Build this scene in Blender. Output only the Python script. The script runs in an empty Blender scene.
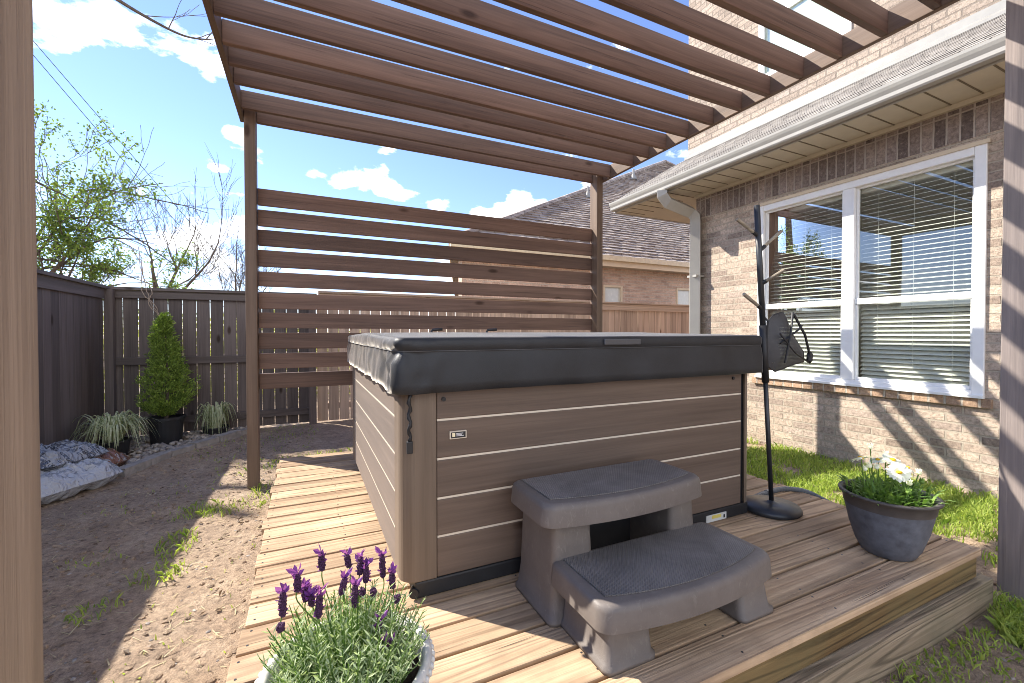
import bpy, bmesh, math, random
from mathutils import Vector, Matrix, noise
random.seed(7)
R = random.uniform
PI = math.pi
scene = bpy.context.scene
col = scene.collection
V = Vector

# ------------------------------------------------------------------ node helpers
def new_mat(name):
    m = bpy.data.materials.new(name); m.use_nodes = True
    nt = m.node_tree
    b = nt.nodes['Principled BSDF']
    return m, nt, b

def N(nt, typ, **kw):
    n = nt.nodes.new(typ)
    for k, v in kw.items(): setattr(n, k, v)
    return n

def L(nt, a, b): nt.links.new(a, b)

def setin(nt, sock, v):
    if isinstance(v, bpy.types.NodeSocket): L(nt, v, sock)
    else: sock.default_value = v

def math_n(nt, op, a, b=None, c=None, clamp=False):
    n = N(nt, 'ShaderNodeMath', operation=op); n.use_clamp = clamp
    setin(nt, n.inputs[0], a)
    if b is not None: setin(nt, n.inputs[1], b)
    if c is not None: setin(nt, n.inputs[2], c)
    return n.outputs[0]

def ramp(nt, fac, stops, interp='LINEAR'):
    n = N(nt, 'ShaderNodeValToRGB'); n.color_ramp.interpolation = interp
    els = n.color_ramp.elements
    while len(els) < len(stops): els.new(0.5)
    for e, (p, c) in zip(els, stops):
        e.position = p; e.color = (c[0], c[1], c[2], 1) if not isinstance(c, (int, float)) else (c, c, c, 1)
    L(nt, fac, n.inputs[0]); return n.outputs[0]

def mix(nt, fac, a, b, blend='MIX'):
    n = N(nt, 'ShaderNodeMix', data_type='RGBA', blend_type=blend)
    setin(nt, n.inputs[0], fac)
    for s, v in ((n.inputs[6], a), (n.inputs[7], b)):
        if isinstance(v, bpy.types.NodeSocket): L(nt, v, s)
        else: s.default_value = (v[0], v[1], v[2], 1)
    return n.outputs[2]

def coords(nt, scale=(1, 1, 1), island=0.0, obj_rand=0.0, src='Object', rot=(0, 0, 0)):
    tc = N(nt, 'ShaderNodeTexCoord'); v = tc.outputs[src]
    off = None
    if island:
        g = N(nt, 'ShaderNodeNewGeometry')
        off = math_n(nt, 'MULTIPLY', g.outputs['Random Per Island'], island)
    if obj_rand:
        o = N(nt, 'ShaderNodeObjectInfo')
        r = math_n(nt, 'MULTIPLY', o.outputs['Random'], obj_rand)
        off = r if off is None else math_n(nt, 'ADD', off, r)
    if off is not None:
        a = N(nt, 'ShaderNodeVectorMath', operation='ADD')
        c = N(nt, 'ShaderNodeCombineXYZ')
        for i in range(3): L(nt, off, c.inputs[i])
        L(nt, v, a.inputs[0]); L(nt, c.outputs[0], a.inputs[1]); v = a.outputs[0]
    mp = N(nt, 'ShaderNodeMapping'); mp.inputs['Scale'].default_value = scale
    mp.inputs['Rotation'].default_value = rot
    L(nt, v, mp.inputs[0]); return mp.outputs[0]

def noise_n(nt, vec, scale, detail=4, rough=.55, dist=0):
    n = N(nt, 'ShaderNodeTexNoise'); L(nt, vec, n.inputs['Vector'])
    n.inputs['Scale'].default_value = scale; n.inputs['Detail'].default_value = detail
    n.inputs['Roughness'].default_value = rough; n.inputs['Distortion'].default_value = dist
    return n.outputs['Fac']

def bump(nt, b, h, strength=.3, dist=.01, prev=None):
    n = N(nt, 'ShaderNodeBump'); n.inputs['Strength'].default_value = strength
    n.inputs['Distance'].default_value = dist; L(nt, h, n.inputs['Height'])
    if prev is not None: L(nt, prev, n.inputs['Normal'])
    L(nt, n.outputs[0], b.inputs['Normal']); return n.outputs[0]

# ------------------------------------------------------------------ materials
def wood(name, dark, light, axis='X', rough=.7, grain=1.0, vary=.25, worn=None, bumps=.35, spec=.3, rings=14, ring_dark=.6, ringfreq=1.0, cracks=0.0, ring_mix=.55, sheen=0.0):
    m, nt, b = new_mat(name)
    ax = 'XYZ'.index(axis)
    s1 = [9, 9, 9]; s1[ax] = .55
    s2 = [70, 70, 70]; s2[ax] = 1.6
    s3 = [4.5 * ringfreq] * 3; s3[ax] = .22
    v1 = coords(nt, s1, 31.7, 17.3); v2 = coords(nt, s2, 31.7, 17.3); v3 = coords(nt, s3, 31.7, 17.3)
    n1 = noise_n(nt, v1, 1.0 * grain, 6, .6, .4)
    n2 = noise_n(nt, v2, 1.0 * grain, 4, .6, .3)
    n3 = noise_n(nt, v3, 1.0, 2, .5, .6)
    rg = math_n(nt, 'SINE', math_n(nt, 'MULTIPLY', n3, rings * 6.28))
    rg = math_n(nt, 'MULTIPLY_ADD', rg, .5, .5)
    f = math_n(nt, 'ADD', math_n(nt, 'MULTIPLY', n1, .6), math_n(nt, 'MULTIPLY', n2, .4))
    c = ramp(nt, f, [(.33, dark), (.66, light)])
    rr = ramp(nt, rg, [(.0, ring_dark), (.35, 1.0)])
    c = mix(nt, ring_mix, c, mix(nt, 1.0, c, rr, 'MULTIPLY'))
    ck = None
    if cracks:
        s4 = [38, 38, 38]; s4[ax] = .8
        n4 = noise_n(nt, coords(nt, s4, 31.7, 17.3), 1.0, 3, .6, .2)
        ck = ramp(nt, n4, [(.63, 0.0), (.70, 1.0)])
        c = mix(nt, math_n(nt, 'MULTIPLY', ck, cracks), c, [x * .22 for x in dark])
    # knots
    vs = [3.2, 3.2, 3.2]; vs[ax] = 1.3
    vk = coords(nt, vs, 31.7, 17.3)
    vo = N(nt, 'ShaderNodeTexVoronoi'); vo.inputs['Scale'].default_value = 1.0; L(nt, vk, vo.inputs['Vector'])
    kn = ramp(nt, vo.outputs['Distance'], [(.045, (.35, .28, .22)), (.10, (1, 1, 1))])
    c = mix(nt, 1.0, c, kn, 'MULTIPLY')
    if worn:
        vw = coords(nt, (1, 1, 1), 5.0, 3.0)
        w = ramp(nt, noise_n(nt, vw, 3.1, 5, .6), [(.42, 0.0), (.66, 1.0)])
        c = mix(nt, w, c, mix(nt, .55, c, worn))
    g = N(nt, 'ShaderNodeNewGeometry'); o = N(nt, 'ShaderNodeObjectInfo')
    rnd = math_n(nt, 'FRACT', math_n(nt, 'ADD', g.outputs['Random Per Island'], o.outputs['Random']))
    hs = N(nt, 'ShaderNodeHueSaturation')
    L(nt, math_n(nt, 'MULTIPLY_ADD', rnd, vary, 1 - vary / 2), hs.inputs['Value']); L(nt, c, hs.inputs['Color'])
    L(nt, hs.outputs[0], b.inputs['Base Color'])
    b.inputs['Specular IOR Level'].default_value = spec
    L(nt, math_n(nt, 'MULTIPLY_ADD', n2, .25, rough - .12), b.inputs['Roughness'])
    h = math_n(nt, 'ADD', n2, math_n(nt, 'MULTIPLY', rg, .25))
    if ck is not None: h = math_n(nt, 'SUBTRACT', h, ck)
    if sheen:
        b.inputs['Sheen Weight'].default_value = sheen; b.inputs['Sheen Roughness'].default_value = .35
    bump(nt, b, h, bumps, .004)
    return m

def plain(name, c, rough=.5, spec=.5, var=.12, scale=14, bumps=0, bscale=120, metal=0, dist=.002, obj_rand=9.0, coat=0):
    m, nt, b = new_mat(name)
    v = coords(nt, (1, 1, 1), 0, obj_rand)
    n = noise_n(nt, v, scale, 5, .6)
    k = ramp(nt, n, [(.3, 1 - var), (.7, 1 + var)])
    L(nt, mix(nt, 1.0, c, k, 'MULTIPLY'), b.inputs['Base Color'])
    L(nt, math_n(nt, 'MULTIPLY_ADD', n, .2, rough - .1), b.inputs['Roughness'])
    b.inputs['Specular IOR Level'].default_value = spec; b.inputs['Metallic'].default_value = metal
    if coat: b.inputs['Coat Weight'].default_value = coat
    if bumps: bump(nt, b, noise_n(nt, v, bscale, 3, .6), bumps, dist)
    return m

def leafmat(name, c1, c2, rough=.55, trans=.35, spec=.3):
    m, nt, b = new_mat(name)
    g = N(nt, 'ShaderNodeNewGeometry')
    v = coords(nt, (1, 1, 1), 0, 3.0)
    n = noise_n(nt, v, 9, 2)
    f = math_n(nt, 'ADD', math_n(nt, 'MULTIPLY', g.outputs['Random Per Island'], .6), math_n(nt, 'MULTIPLY', n, .5))
    c = ramp(nt, f, [(.2, c1), (.8, c2)])
    L(nt, c, b.inputs['Base Color']); b.inputs['Roughness'].default_value = rough
    b.inputs['Specular IOR Level'].default_value = spec
    t = N(nt, 'ShaderNodeBsdfTranslucent'); L(nt, mix(nt, 1.0, c, (1.5, 1.6, .8), 'MULTIPLY'), t.inputs[0])
    mx = N(nt, 'ShaderNodeMixShader'); mx.inputs[0].default_value = trans
    out = nt.nodes['Material Output']
    L(nt, b.outputs[0], mx.inputs[1]); L(nt, t.outputs[0], mx.inputs[2]); L(nt, mx.outputs[0], out.inputs[0])
    return m

def brickmat(name, c1, c2, mortar, axes='YZ', bw=.222, rh=.078, off=.5, msize=.009, swap=False, vary=1.0):
    m, nt, b = new_mat(name)
    tc = N(nt, 'ShaderNodeTexCoord'); sp = N(nt, 'ShaderNodeSeparateXYZ'); L(nt, tc.outputs['Object'], sp.inputs[0])
    cb = N(nt, 'ShaderNodeCombineXYZ')
    L(nt, sp.outputs['XYZ'.index(axes[0])], cb.inputs[0]); L(nt, sp.outputs['XYZ'.index(axes[1])], cb.inputs[1])
    # wobble so the joints are not ruler straight
    nz = N(nt, 'ShaderNodeTexNoise'); nz.inputs['Scale'].default_value = 22; nz.inputs['Detail'].default_value = 3
    L(nt, tc.outputs['Object'], nz.inputs['Vector'])
    sc = N(nt, 'ShaderNodeVectorMath', operation='MULTIPLY_ADD')
    L(nt, nz.outputs['Color'], sc.inputs[0]); sc.inputs[1].default_value = (.008, .008, 0); L(nt, cb.outputs[0], sc.inputs[2])
    br = N(nt, 'ShaderNodeTexBrick'); L(nt, sc.outputs[0], br.inputs['Vector'])
    br.offset = off
    br.inputs['Scale'].default_value = 1; br.inputs['Brick Width'].default_value = bw; br.inputs['Row Height'].default_value = rh
    br.inputs['Mortar Size'].default_value = msize; br.inputs['Mortar Smooth'].default_value = .25; br.inputs['Bias'].default_value = -.1
    br.inputs['Color1'].default_value = (0, 0, 0, 1); br.inputs['Color2'].default_value = (1, 1, 1, 1); br.inputs['Mortar'].default_value = (.5, .5, .5, 1)
    n1 = noise_n(nt, tc.outputs['Object'], 38, 6, .7)
    n2 = noise_n(nt, tc.outputs['Object'], 140, 3, .6)
    n3 = noise_n(nt, tc.outputs['Object'], 1.6, 4, .6)
    bc = ramp(nt, br.outputs['Color'], [(0.0, c1), (.35, [(x * .6 + y * .4) * 1.05 for x, y in zip(c1, c2)]), (.7, c2), (1.0, [c1[0] * 1.2, c1[1] * 1.22, c1[2] * 1.28])])
    sp1 = ramp(nt, n1, [(.36, .55), (.5, 1.0), (.66, 1.35)])
    bc = mix(nt, .75, bc, mix(nt, 1.0, bc, sp1, 'MULTIPLY'))
    wash = ramp(nt, n1, [(.58, 0.0), (.72, .6)])
    bc = mix(nt, wash, bc, [x * 1.1 for x in mortar])
    mo = mix(nt, n2, [x * .8 for x in mortar], [x * 1.12 for x in mortar])
    c = mix(nt, br.outputs['Fac'], bc, mo)
    c = mix(nt, 1.0, c, ramp(nt, n3, [(.3, .86), (.7, 1.12)]), 'MULTIPLY')
    L(nt, c, b.inputs['Base Color']); b.inputs['Roughness'].default_value = .9; b.inputs['Specular IOR Level'].default_value = .15
    h = math_n(nt, 'SUBTRACT', math_n(nt, 'MULTIPLY_ADD', n1, .55, math_n(nt, 'MULTIPLY', n2, .25)), math_n(nt, 'MULTIPLY', br.outputs['Fac'], 1.0))
    bump(nt, b, h, 1.0, .016)
    return m

def shinglemat(name, c1, c2, ax='X', up='Z', bw=.16, rh=.10):
    m, nt, b = new_mat(name)
    tc = N(nt, 'ShaderNodeTexCoord'); sp = N(nt, 'ShaderNodeSeparateXYZ'); L(nt, tc.outputs['Object'], sp.inputs[0])
    cb = N(nt, 'ShaderNodeCombineXYZ'); L(nt, sp.outputs['XYZ'.index(ax)], cb.inputs[0]); L(nt, sp.outputs['XYZ'.index(up)], cb.inputs[1])
    br = N(nt, 'ShaderNodeTexBrick'); L(nt, cb.outputs[0], br.inputs['Vector']); br.offset = .37; br.offset_frequency = 2; br.squash = 1.6; br.squash_frequency = 3
    br.inputs['Brick Width'].default_value = bw; br.inputs['Row Height'].default_value = rh
    br.inputs['Scale'].default_value = 1; br.inputs['Mortar Size'].default_value = .006; br.inputs['Mortar Smooth'].default_value = .3
    br.inputs['Color1'].default_value = (*c1, 1); br.inputs['Color2'].default_value = (*c2, 1); br.inputs['Mortar'].default_value = (c1[0] * .35, c1[1] * .35, c1[2] * .35, 1)  # dark joint colour paints in the shadow lines between shingles
    n1 = noise_n(nt, tc.outputs['Object'], 160, 2, .6)
    n2 = noise_n(nt, tc.outputs['Object'], 3.0, 4, .6)
    c = mix(nt, 1.0, br.outputs['Color'], ramp(nt, n1, [(.3, .7), (.7, 1.3)]), 'MULTIPLY')
    c = mix(nt, 1.0, c, ramp(nt, n2, [(.3, .85), (.7, 1.15)]), 'MULTIPLY')
    L(nt, c, b.inputs['Base Color']); b.inputs['Roughness'].default_value = .9
    fr = math_n(nt, 'FRACT', math_n(nt, 'DIVIDE', sp.outputs['XYZ'.index(up)], rh))
    h = math_n(nt, 'SUBTRACT', math_n(nt, 'MULTIPLY', fr, -.8), math_n(nt, 'MULTIPLY', br.outputs['Fac'], .6))
    h = math_n(nt, 'ADD', h, math_n(nt, 'MULTIPLY', n1, .3))
    bump(nt, b, h, .9, .015)
    return m

M = {}
M['stain_x'] = wood('stained timber along x', (.095, .056, .041), (.21, .130, .096), 'X', .62, vary=.5, spec=.35, rings=8, ring_dark=.72, cracks=.45)
M['stain_y'] = wood('stained timber along y', (.10, .066, .047), (.205, .138, .10), 'Y', .62, vary=.2, rings=8, ring_dark=.8)
M['stain_z'] = wood('stained timber upright', (.115, .078, .055), (.22, .152, .108), 'Z', .65, vary=.15, rings=8, ring_dark=.8)
M['worn_lit_z'] = wood('worn grey brown timber upright in lit tone', (.25, .19, .145), (.45, .355, .28), 'Z', .75, vary=.1, rings=7, ring_dark=.6, bumps=.8, cracks=.6)  # worn pergola timber, colour lightened to paint in stronger light on the near post
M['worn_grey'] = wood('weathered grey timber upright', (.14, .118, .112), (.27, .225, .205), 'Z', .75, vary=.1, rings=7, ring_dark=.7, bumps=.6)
M['fence_dark'] = wood('dark stained fence boards', (.085, .068, .062), (.165, .135, .122), 'Z', .7, vary=.45, rings=7, ring_dark=.8, spec=.25, cracks=.4)
M['fence_dark_x'] = wood('dark stained fence rail', (.075, .06, .054), (.145, .118, .106), 'X', .7, rings=7)
M['fence_dark_y'] = wood('dark stained fence cap', (.075, .06, .054), (.145, .118, .106), 'Y', .7, rings=7)
M['fence_light'] = wood('pale brown fence boards', (.44, .33, .25), (.62, .49, .38), 'Z', .8, vary=.35, rings=6)
M['fence_light_x'] = wood('pale brown fence rail', (.44, .33, .25), (.60, .48, .37), 'X', .8, rings=6)
M['deck'] = wood('weathered deck board', (.33, .21, .125), (.57, .42, .275), 'X', .78, vary=.4, worn=(.23, .155, .10), bumps=1.0, rings=13, ring_dark=.42, cracks=.6, ring_mix=.6, spec=.2)
M['fascia'] = wood('treated fascia board', (.14, .085, .035), (.37, .26, .115), 'X', .72, vary=.35, worn=(.17, .14, .065), bumps=.7, rings=17, ring_dark=.35, ringfreq=1.0, ring_mix=.9, cracks=.25)
M['kick'] = wood('weathered kick board', (.19, .14, .09), (.42, .33, .23), 'X', .8, vary=.2, worn=(.15, .14, .09), bumps=.8, rings=15, ring_dark=.4, ringfreq=1.0, ring_mix=.85, cracks=.5)
M['tub_panel'] = wood('brown moulded wood grain panel', (.088, .061, .046), (.155, .111, .085), 'X', .55, vary=.05, rings=3, ring_dark=.92, bumps=.18, spec=.4)
M['tub_panel_y'] = wood('brown moulded wood grain side', (.088, .061, .046), (.155, .111, .085), 'Y', .55, vary=.05, rings=3, ring_dark=.92, bumps=.18, spec=.4, sheen=.22)
M['tub_corner'] = wood('brown moulded corner column', (.115, .083, .06), (.19, .142, .105), 'Z', .5, vary=.05, rings=3, ring_dark=.92, bumps=.15, spec=.4, sheen=.08)
M['strip'] = plain('cream accent strip', (.62, .55, .45), .45, .4, .05)
M['black'] = plain('black plastic', (.018, .018, .02), .5, .4, .2)
M['blackmetal'] = plain('black painted metal', (.022, .024, .028), .38, .5, .15, 30)
M['vinyl'] = plain('charcoal vinyl cover', (.020, .021, .024), .5, .35, .3, 5, .35, 260)
_b = M['vinyl'].node_tree.nodes['Principled BSDF']; _b.inputs['Sheen Weight'].default_value = .85; _b.inputs['Sheen Roughness'].default_value = .24; _b.inputs['Sheen Tint'].default_value = (1, .93, .84, 1)
M['vinyl_seam'] = plain('cover seam piping', (.06, .06, .065), .5, .5)
M['plastic'] = plain('taupe grey moulded plastic', (.145, .125, .118), .48, .45, .10, 8, .18, 420)
def scuffed():
    m, nt, b = new_mat('scuffed taupe plastic')
    v = coords(nt, (1, 1, 1)); n = noise_n(nt, v, 4, 6, .7); n2 = noise_n(nt, coords(nt, (3, 3, 1)), 16, 5, .7, 1.5); n3 = noise_n(nt, v, 300, 2)
    c = ramp(nt, n, [(.3, (.115, .097, .086)), (.7, (.165, .142, .128))])
    c = mix(nt, ramp(nt, n2, [(.56, 0.0), (.72, .45)]), c, (.27, .24, .21))
    c = mix(nt, ramp(nt, n2, [(.24, .4), (.36, 0.0)]), c, (.06, .05, .045))
    L(nt, c, b.inputs['Base Color']); L(nt, ramp(nt, n2, [(.3, .42), (.7, .68)]), b.inputs['Roughness']); b.inputs['Specular IOR Level'].default_value = .4
    bump(nt, b, n3, .2, .002); return m
M['plastic'] = scuffed()
M['white_vinyl'] = plain('white window vinyl', (.80, .80, .78), .35, .5, .03)
M['trimtan'] = plain('tan trim', (.62, .52, .38), .6, .3, .05)
M['soffit'] = plain('tan soffit', (.52, .47, .37), .65, .3, .06, 6)
M['gutter'] = plain('clay painted aluminium gutter', (.35, .335, .30), .38, .5, .05, 6)
M['flash'] = plain('pale flashing metal', (.24, .235, .22), .45, .5, .1, 5)
M['blind'] = plain('ivory blind slats', (.84, .82, .75), .5, .4, .04)
M['room'] = plain('plain interior plaster', (.55, .56, .52), .9, .1, .06, 2)
M['brick'] = brickmat('tumbled pinkish brick', (.50, .40, .315), (.27, .21, .168), (.43, .37, .295), 'YZ')
M['brick_x'] = brickmat('tumbled pinkish brick return', (.42, .275, .215), (.255, .17, .14), (.56, .49, .41), 'XZ')
M['brick_up'] = brickmat('pale tumbled brick', (.37, .305, .25), (.28, .228, .188), (.25, .21, .175), 'YZ', .23, .082)
M['soldier'] = brickmat('soldier course brick', (.31, .25, .215), (.14, .112, .102), (.42, .37, .325), 'YZ', .088, .30, 0.0)
M['rowlock'] = brickmat('rowlock sill brick', (.42, .285, .19), (.30, .20, .135), (.48, .42, .34), 'YZ', .11, .30, 0.0, .010)
M['shingle_own'] = shinglemat('grey brown roof shingles', (.24, .22, .20), (.36, .335, .305), 'Y', 'X', .17, .12)
M['shingle_nb'] = shinglemat('brown roof shingles', (.26, .21, .18), (.44, .38, .33), 'X', 'Z', .26, .125)
M['bark'] = plain('grey bark', (.115, .092, .075), .9, .1, .3, 12, .4, 60)
M['twig'] = plain('dry pale twig', (.32, .25, .19), .9, .1, .25, 14)
M['soil'] = plain('dark potting soil', (.045, .032, .024), .95, .1, .4, 60, .8, 90, dist=.01)
M['stone'] = plain('pale weathered kerb stone', (.30, .27, .24), .9, .15, .3, 9, .6, 60, dist=.006)
M['slate'] = plain('dark grey brushed planter', (.10, .108, .13), .55, .4, .35, 18, .25, 200)
M['slate_rim'] = plain('dark brown grey planter rim', (.075, .066, .062), .5, .4, .2, 18)
M['whitepot'] = plain('white glazed planter', (.62, .60, .56), .45, .45, .10, 22, .3, 60)
M['hose'] = plain('grey ribbed hose', (.10, .11, .12), .5, .4)
M['wire'] = plain('dark cable', (.03, .03, .035), .6, .3)
M['arb'] = leafmat('arborvitae sprays', (.05, .10, .02), (.34, .45, .09), trans=.3)
M['leaf'] = leafmat('fresh vine leaves', (.06, .12, .025), (.20, .26, .06))
M['leaf_dark'] = leafmat('dull green leaves', (.04, .08, .025), (.11, .16, .05))
M['hedge'] = leafmat('yellow green shrub leaves', (.20, .22, .05), (.42, .42, .14), trans=.4)
M['grass'] = leafmat('lawn grass', (.14, .23, .035), (.42, .48, .13), trans=.4)
M['straw'] = leafmat('dry straw', (.36, .29, .17), (.55, .47, .31), trans=.2)
M['litter'] = leafmat('dead brown leaves', (.07, .045, .03), (.24, .16, .10), trans=.1)
M['lav_leaf'] = leafmat('grey green lavender leaves', (.22, .29, .14), (.50, .58, .36), trans=.25)
M['lav_spike'] = plain('dark purple flower spike', (.065, .028, .065), .8, .2, .5, 160, .6, 220)
M['lav_petal'] = leafmat('violet bracts', (.13, .035, .22), (.30, .09, .42), trans=.35)
M['daisy_leaf'] = leafmat('daisy leaves', (.065, .145, .025), (.22, .34, .085), trans=.3)
M['petal'] = leafmat('white daisy petals', (.78, .78, .74), (.86, .86, .83), trans=.3)
M['yolk'] = plain('yellow flower centre', (.72, .45, .03), .8, .2, .2, 200, .6, 300)
M['carex'] = leafmat('green blade centre', (.13, .19, .07), (.25, .31, .13), trans=.25)
M['carex_edge'] = leafmat('cream blade edge', (.52, .54, .37), (.68, .68, .50), trans=.25)

def net_mat():
    m, nt, b = new_mat('grey fine mesh net')
    b.inputs['Base Color'].default_value = (.05, .05, .055, 1); b.inputs['Roughness'].default_value = .6
    t = N(nt, 'ShaderNodeBsdfTransparent'); mx = N(nt, 'ShaderNodeMixShader')
    v = coords(nt, (1, 1, 1)); n = noise_n(nt, v, 14, 3)
    L(nt, ramp(nt, n, [(.3, .72), (.7, .95)]), mx.inputs[0])
    L(nt, t.outputs[0], mx.inputs[1]); L(nt, b.outputs[0], mx.inputs[2]); L(nt, mx.outputs[0], nt.nodes['Material Output'].inputs[0])
    return m
M['net'] = net_mat()

def glass_mat(name, ior, k):
    m, nt, b = new_mat(name)
    t = N(nt, 'ShaderNodeBsdfTransparent'); t.inputs[0].default_value = (.86, .90, .87, 1)
    g = N(nt, 'ShaderNodeBsdfGlossy'); g.inputs['Roughness'].default_value = .0; g.inputs[0].default_value = (1, 1, 1, 1)
    fr = N(nt, 'ShaderNodeFresnel'); fr.inputs[0].default_value = ior
    v = coords(nt, (1, 1, 1)); bp = N(nt, 'ShaderNodeBump'); bp.inputs['Strength'].default_value = .02; bp.inputs['Distance'].default_value = .01
    L(nt, noise_n(nt, v, 2.2, 1), bp.inputs['Height']); L(nt, bp.outputs[0], g.inputs['Normal'])
    mx = N(nt, 'ShaderNodeMixShader'); L(nt, math_n(nt, 'MULTIPLY', fr.outputs[0], k, clamp=True), mx.inputs[0])
    L(nt, t.outputs[0], mx.inputs[1]); L(nt, g.outputs[0], mx.inputs[2]); L(nt, mx.outputs[0], nt.nodes['Material Output'].inputs[0])
    return m
M['glass'] = glass_mat('window glass', 1.75, 1.5); M['glass_clear'] = glass_mat('upstairs window glass', 1.45, .35)

def bag_mat(name, base, prints):
    m, nt, b = new_mat(name)
    v = coords(nt, (1, 1, 1), 0, 5.0)
    n = noise_n(nt, coords(nt, (1.2, 3.2, 2), 0, 5.0), 6, 4, .65, 1.0)
    c = base
    for (lo, hi, pc) in prints:
        f = ramp(nt, n, [(lo, 0.0), (lo + .02, 1.0), (hi, 1.0), (min(hi + .02, 1), 0.0)])
        c = mix(nt, f, c, pc)
    if isinstance(c, bpy.types.NodeSocket): L(nt, c, b.inputs['Base Color'])
    else: b.inputs['Base Color'].default_value = (*c, 1)
    b.inputs['Roughness'].default_value = .2; b.inputs['Specular IOR Level'].default_value = .7
    bump(nt, b, noise_n(nt, v, 13, 2, .5, 1.5), .7, .05)
    return m
M['bag_silver'] = bag_mat('silver and black printed bag plastic', (.27, .28, .30), [(.52, .60, (.05, .055, .07))])
M['bag_orange'] = bag_mat('orange brown printed bag plastic', (.20, .095, .06), [(.56, .72, (.30, .29, .28))])
M['bag_grey'] = bag_mat('pale grey bag plastic', (.38, .39, .41), [(.62, .75, (.20, .20, .22))])

def ground_mat():
    m, nt, b = new_mat('bare dirt')
    v = coords(nt, (1, 1, 1))
    n0 = noise_n(nt, v, .55, 5, .6); n1 = noise_n(nt, v, 3.5, 6, .65); n2 = noise_n(nt, v, 28, 6, .7); n3 = noise_n(nt, v, 150, 3, .7)
    c = ramp(nt, n1, [(.28, (.29, .20, .13)), (.5, (.42, .30, .20)), (.72, (.53, .40, .275))])
    c = mix(nt, ramp(nt, n0, [(.42, 0.0), (.62, .55)]), c, (.27, .215, .175))
    c = mix(nt, 1.0, c, ramp(nt, n2, [(.3, .5), (.5, 1.0), (.75, 1.25)]), 'MULTIPLY')
    c = mix(nt, 1.0, c, ramp(nt, n3, [(.32, .62), (.6, 1.12)]), 'MULTIPLY')
    vo = N(nt, 'ShaderNodeTexVoronoi'); vo.inputs['Scale'].default_value = 60; L(nt, v, vo.inputs['Vector'])
    peb = ramp(nt, vo.outputs['Distance'], [(.12, 1.0), (.2, 0.0)])
    peb = math_n(nt, 'MULTIPLY', peb, ramp(nt, n1, [(.45, 0.0), (.6, .7)]))
    c = mix(nt, peb, c, (.46, .40, .33))
    L(nt, c, b.inputs['Base Color'])
    L(nt, ramp(nt, n0, [(.35, .55), (.6, .95)]), b.inputs['Roughness']); b.inputs['Specular IOR Level'].default_value = .3
    h = math_n(nt, 'ADD', math_n(nt, 'MULTIPLY', n2, 1.0), math_n(nt, 'MULTIPLY', n3, .35))
    bump(nt, b, h, .8, .04)
    return m
M['ground'] = ground_mat()

def rock_mat():
    m, nt, b = new_mat('mixed river pebbles')
    g = N(nt, 'ShaderNodeNewGeometry')
    c = ramp(nt, g.outputs['Random Per Island'], [(0, (.14, .12, .11)), (.3, (.30, .26, .22)), (.55, (.22, .20, .19)), (.8, (.42, .37, .31)), (1, (.26, .19, .15))])
    v = coords(nt, (1, 1, 1)); c = mix(nt, 1.0, c, ramp(nt, noise_n(nt, v, 45, 4), [(.3, .75), (.7, 1.2)]), 'MULTIPLY')
    L(nt, c, b.inputs['Base Color']); b.inputs['Roughness'].default_value = .7
    return m
M['rock'] = rock_mat()

def mat_grip():
    m, nt, b = new_mat('ribbed grip tread')
    v = coords(nt, (1, 1, 1), rot=(0, 0, .7))
    w = N(nt, 'ShaderNodeTexWave'); w.inputs['Scale'].default_value = 40; L(nt, v, w.inputs['Vector'])
    v2 = coords(nt, (1, 1, 1), rot=(0, 0, -.7))
    w2 = N(nt, 'ShaderNodeTexWave'); w2.inputs['Scale'].default_value = 40; L(nt, v2, w2.inputs['Vector'])
    h = math_n(nt, 'MAXIMUM', w.outputs['Fac'], w2.outputs['Fac'])
    n = noise_n(nt, v, 5, 7, .72, .6)
    c = mix(nt, 1.0, ramp(nt, h, [(.3, (.10, .092, .088)), (.9, (.155, .143, .136))]), ramp(nt, n, [(.3, .7), (.72, 1.45)]), 'MULTIPLY')
    L(nt, c, b.inputs['Base Color']); b.inputs['Roughness'].default_value = .55
    bump(nt, b, h, .7, .003)
    return m
M['grip'] = mat_grip()

# ------------------------------------------------------------------ mesh helpers
def root_loc(parent):
    o = parent
    if o is None: return V((0, 0, 0))
    while o.parent: o = o.parent
    return V(o.location)

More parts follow.
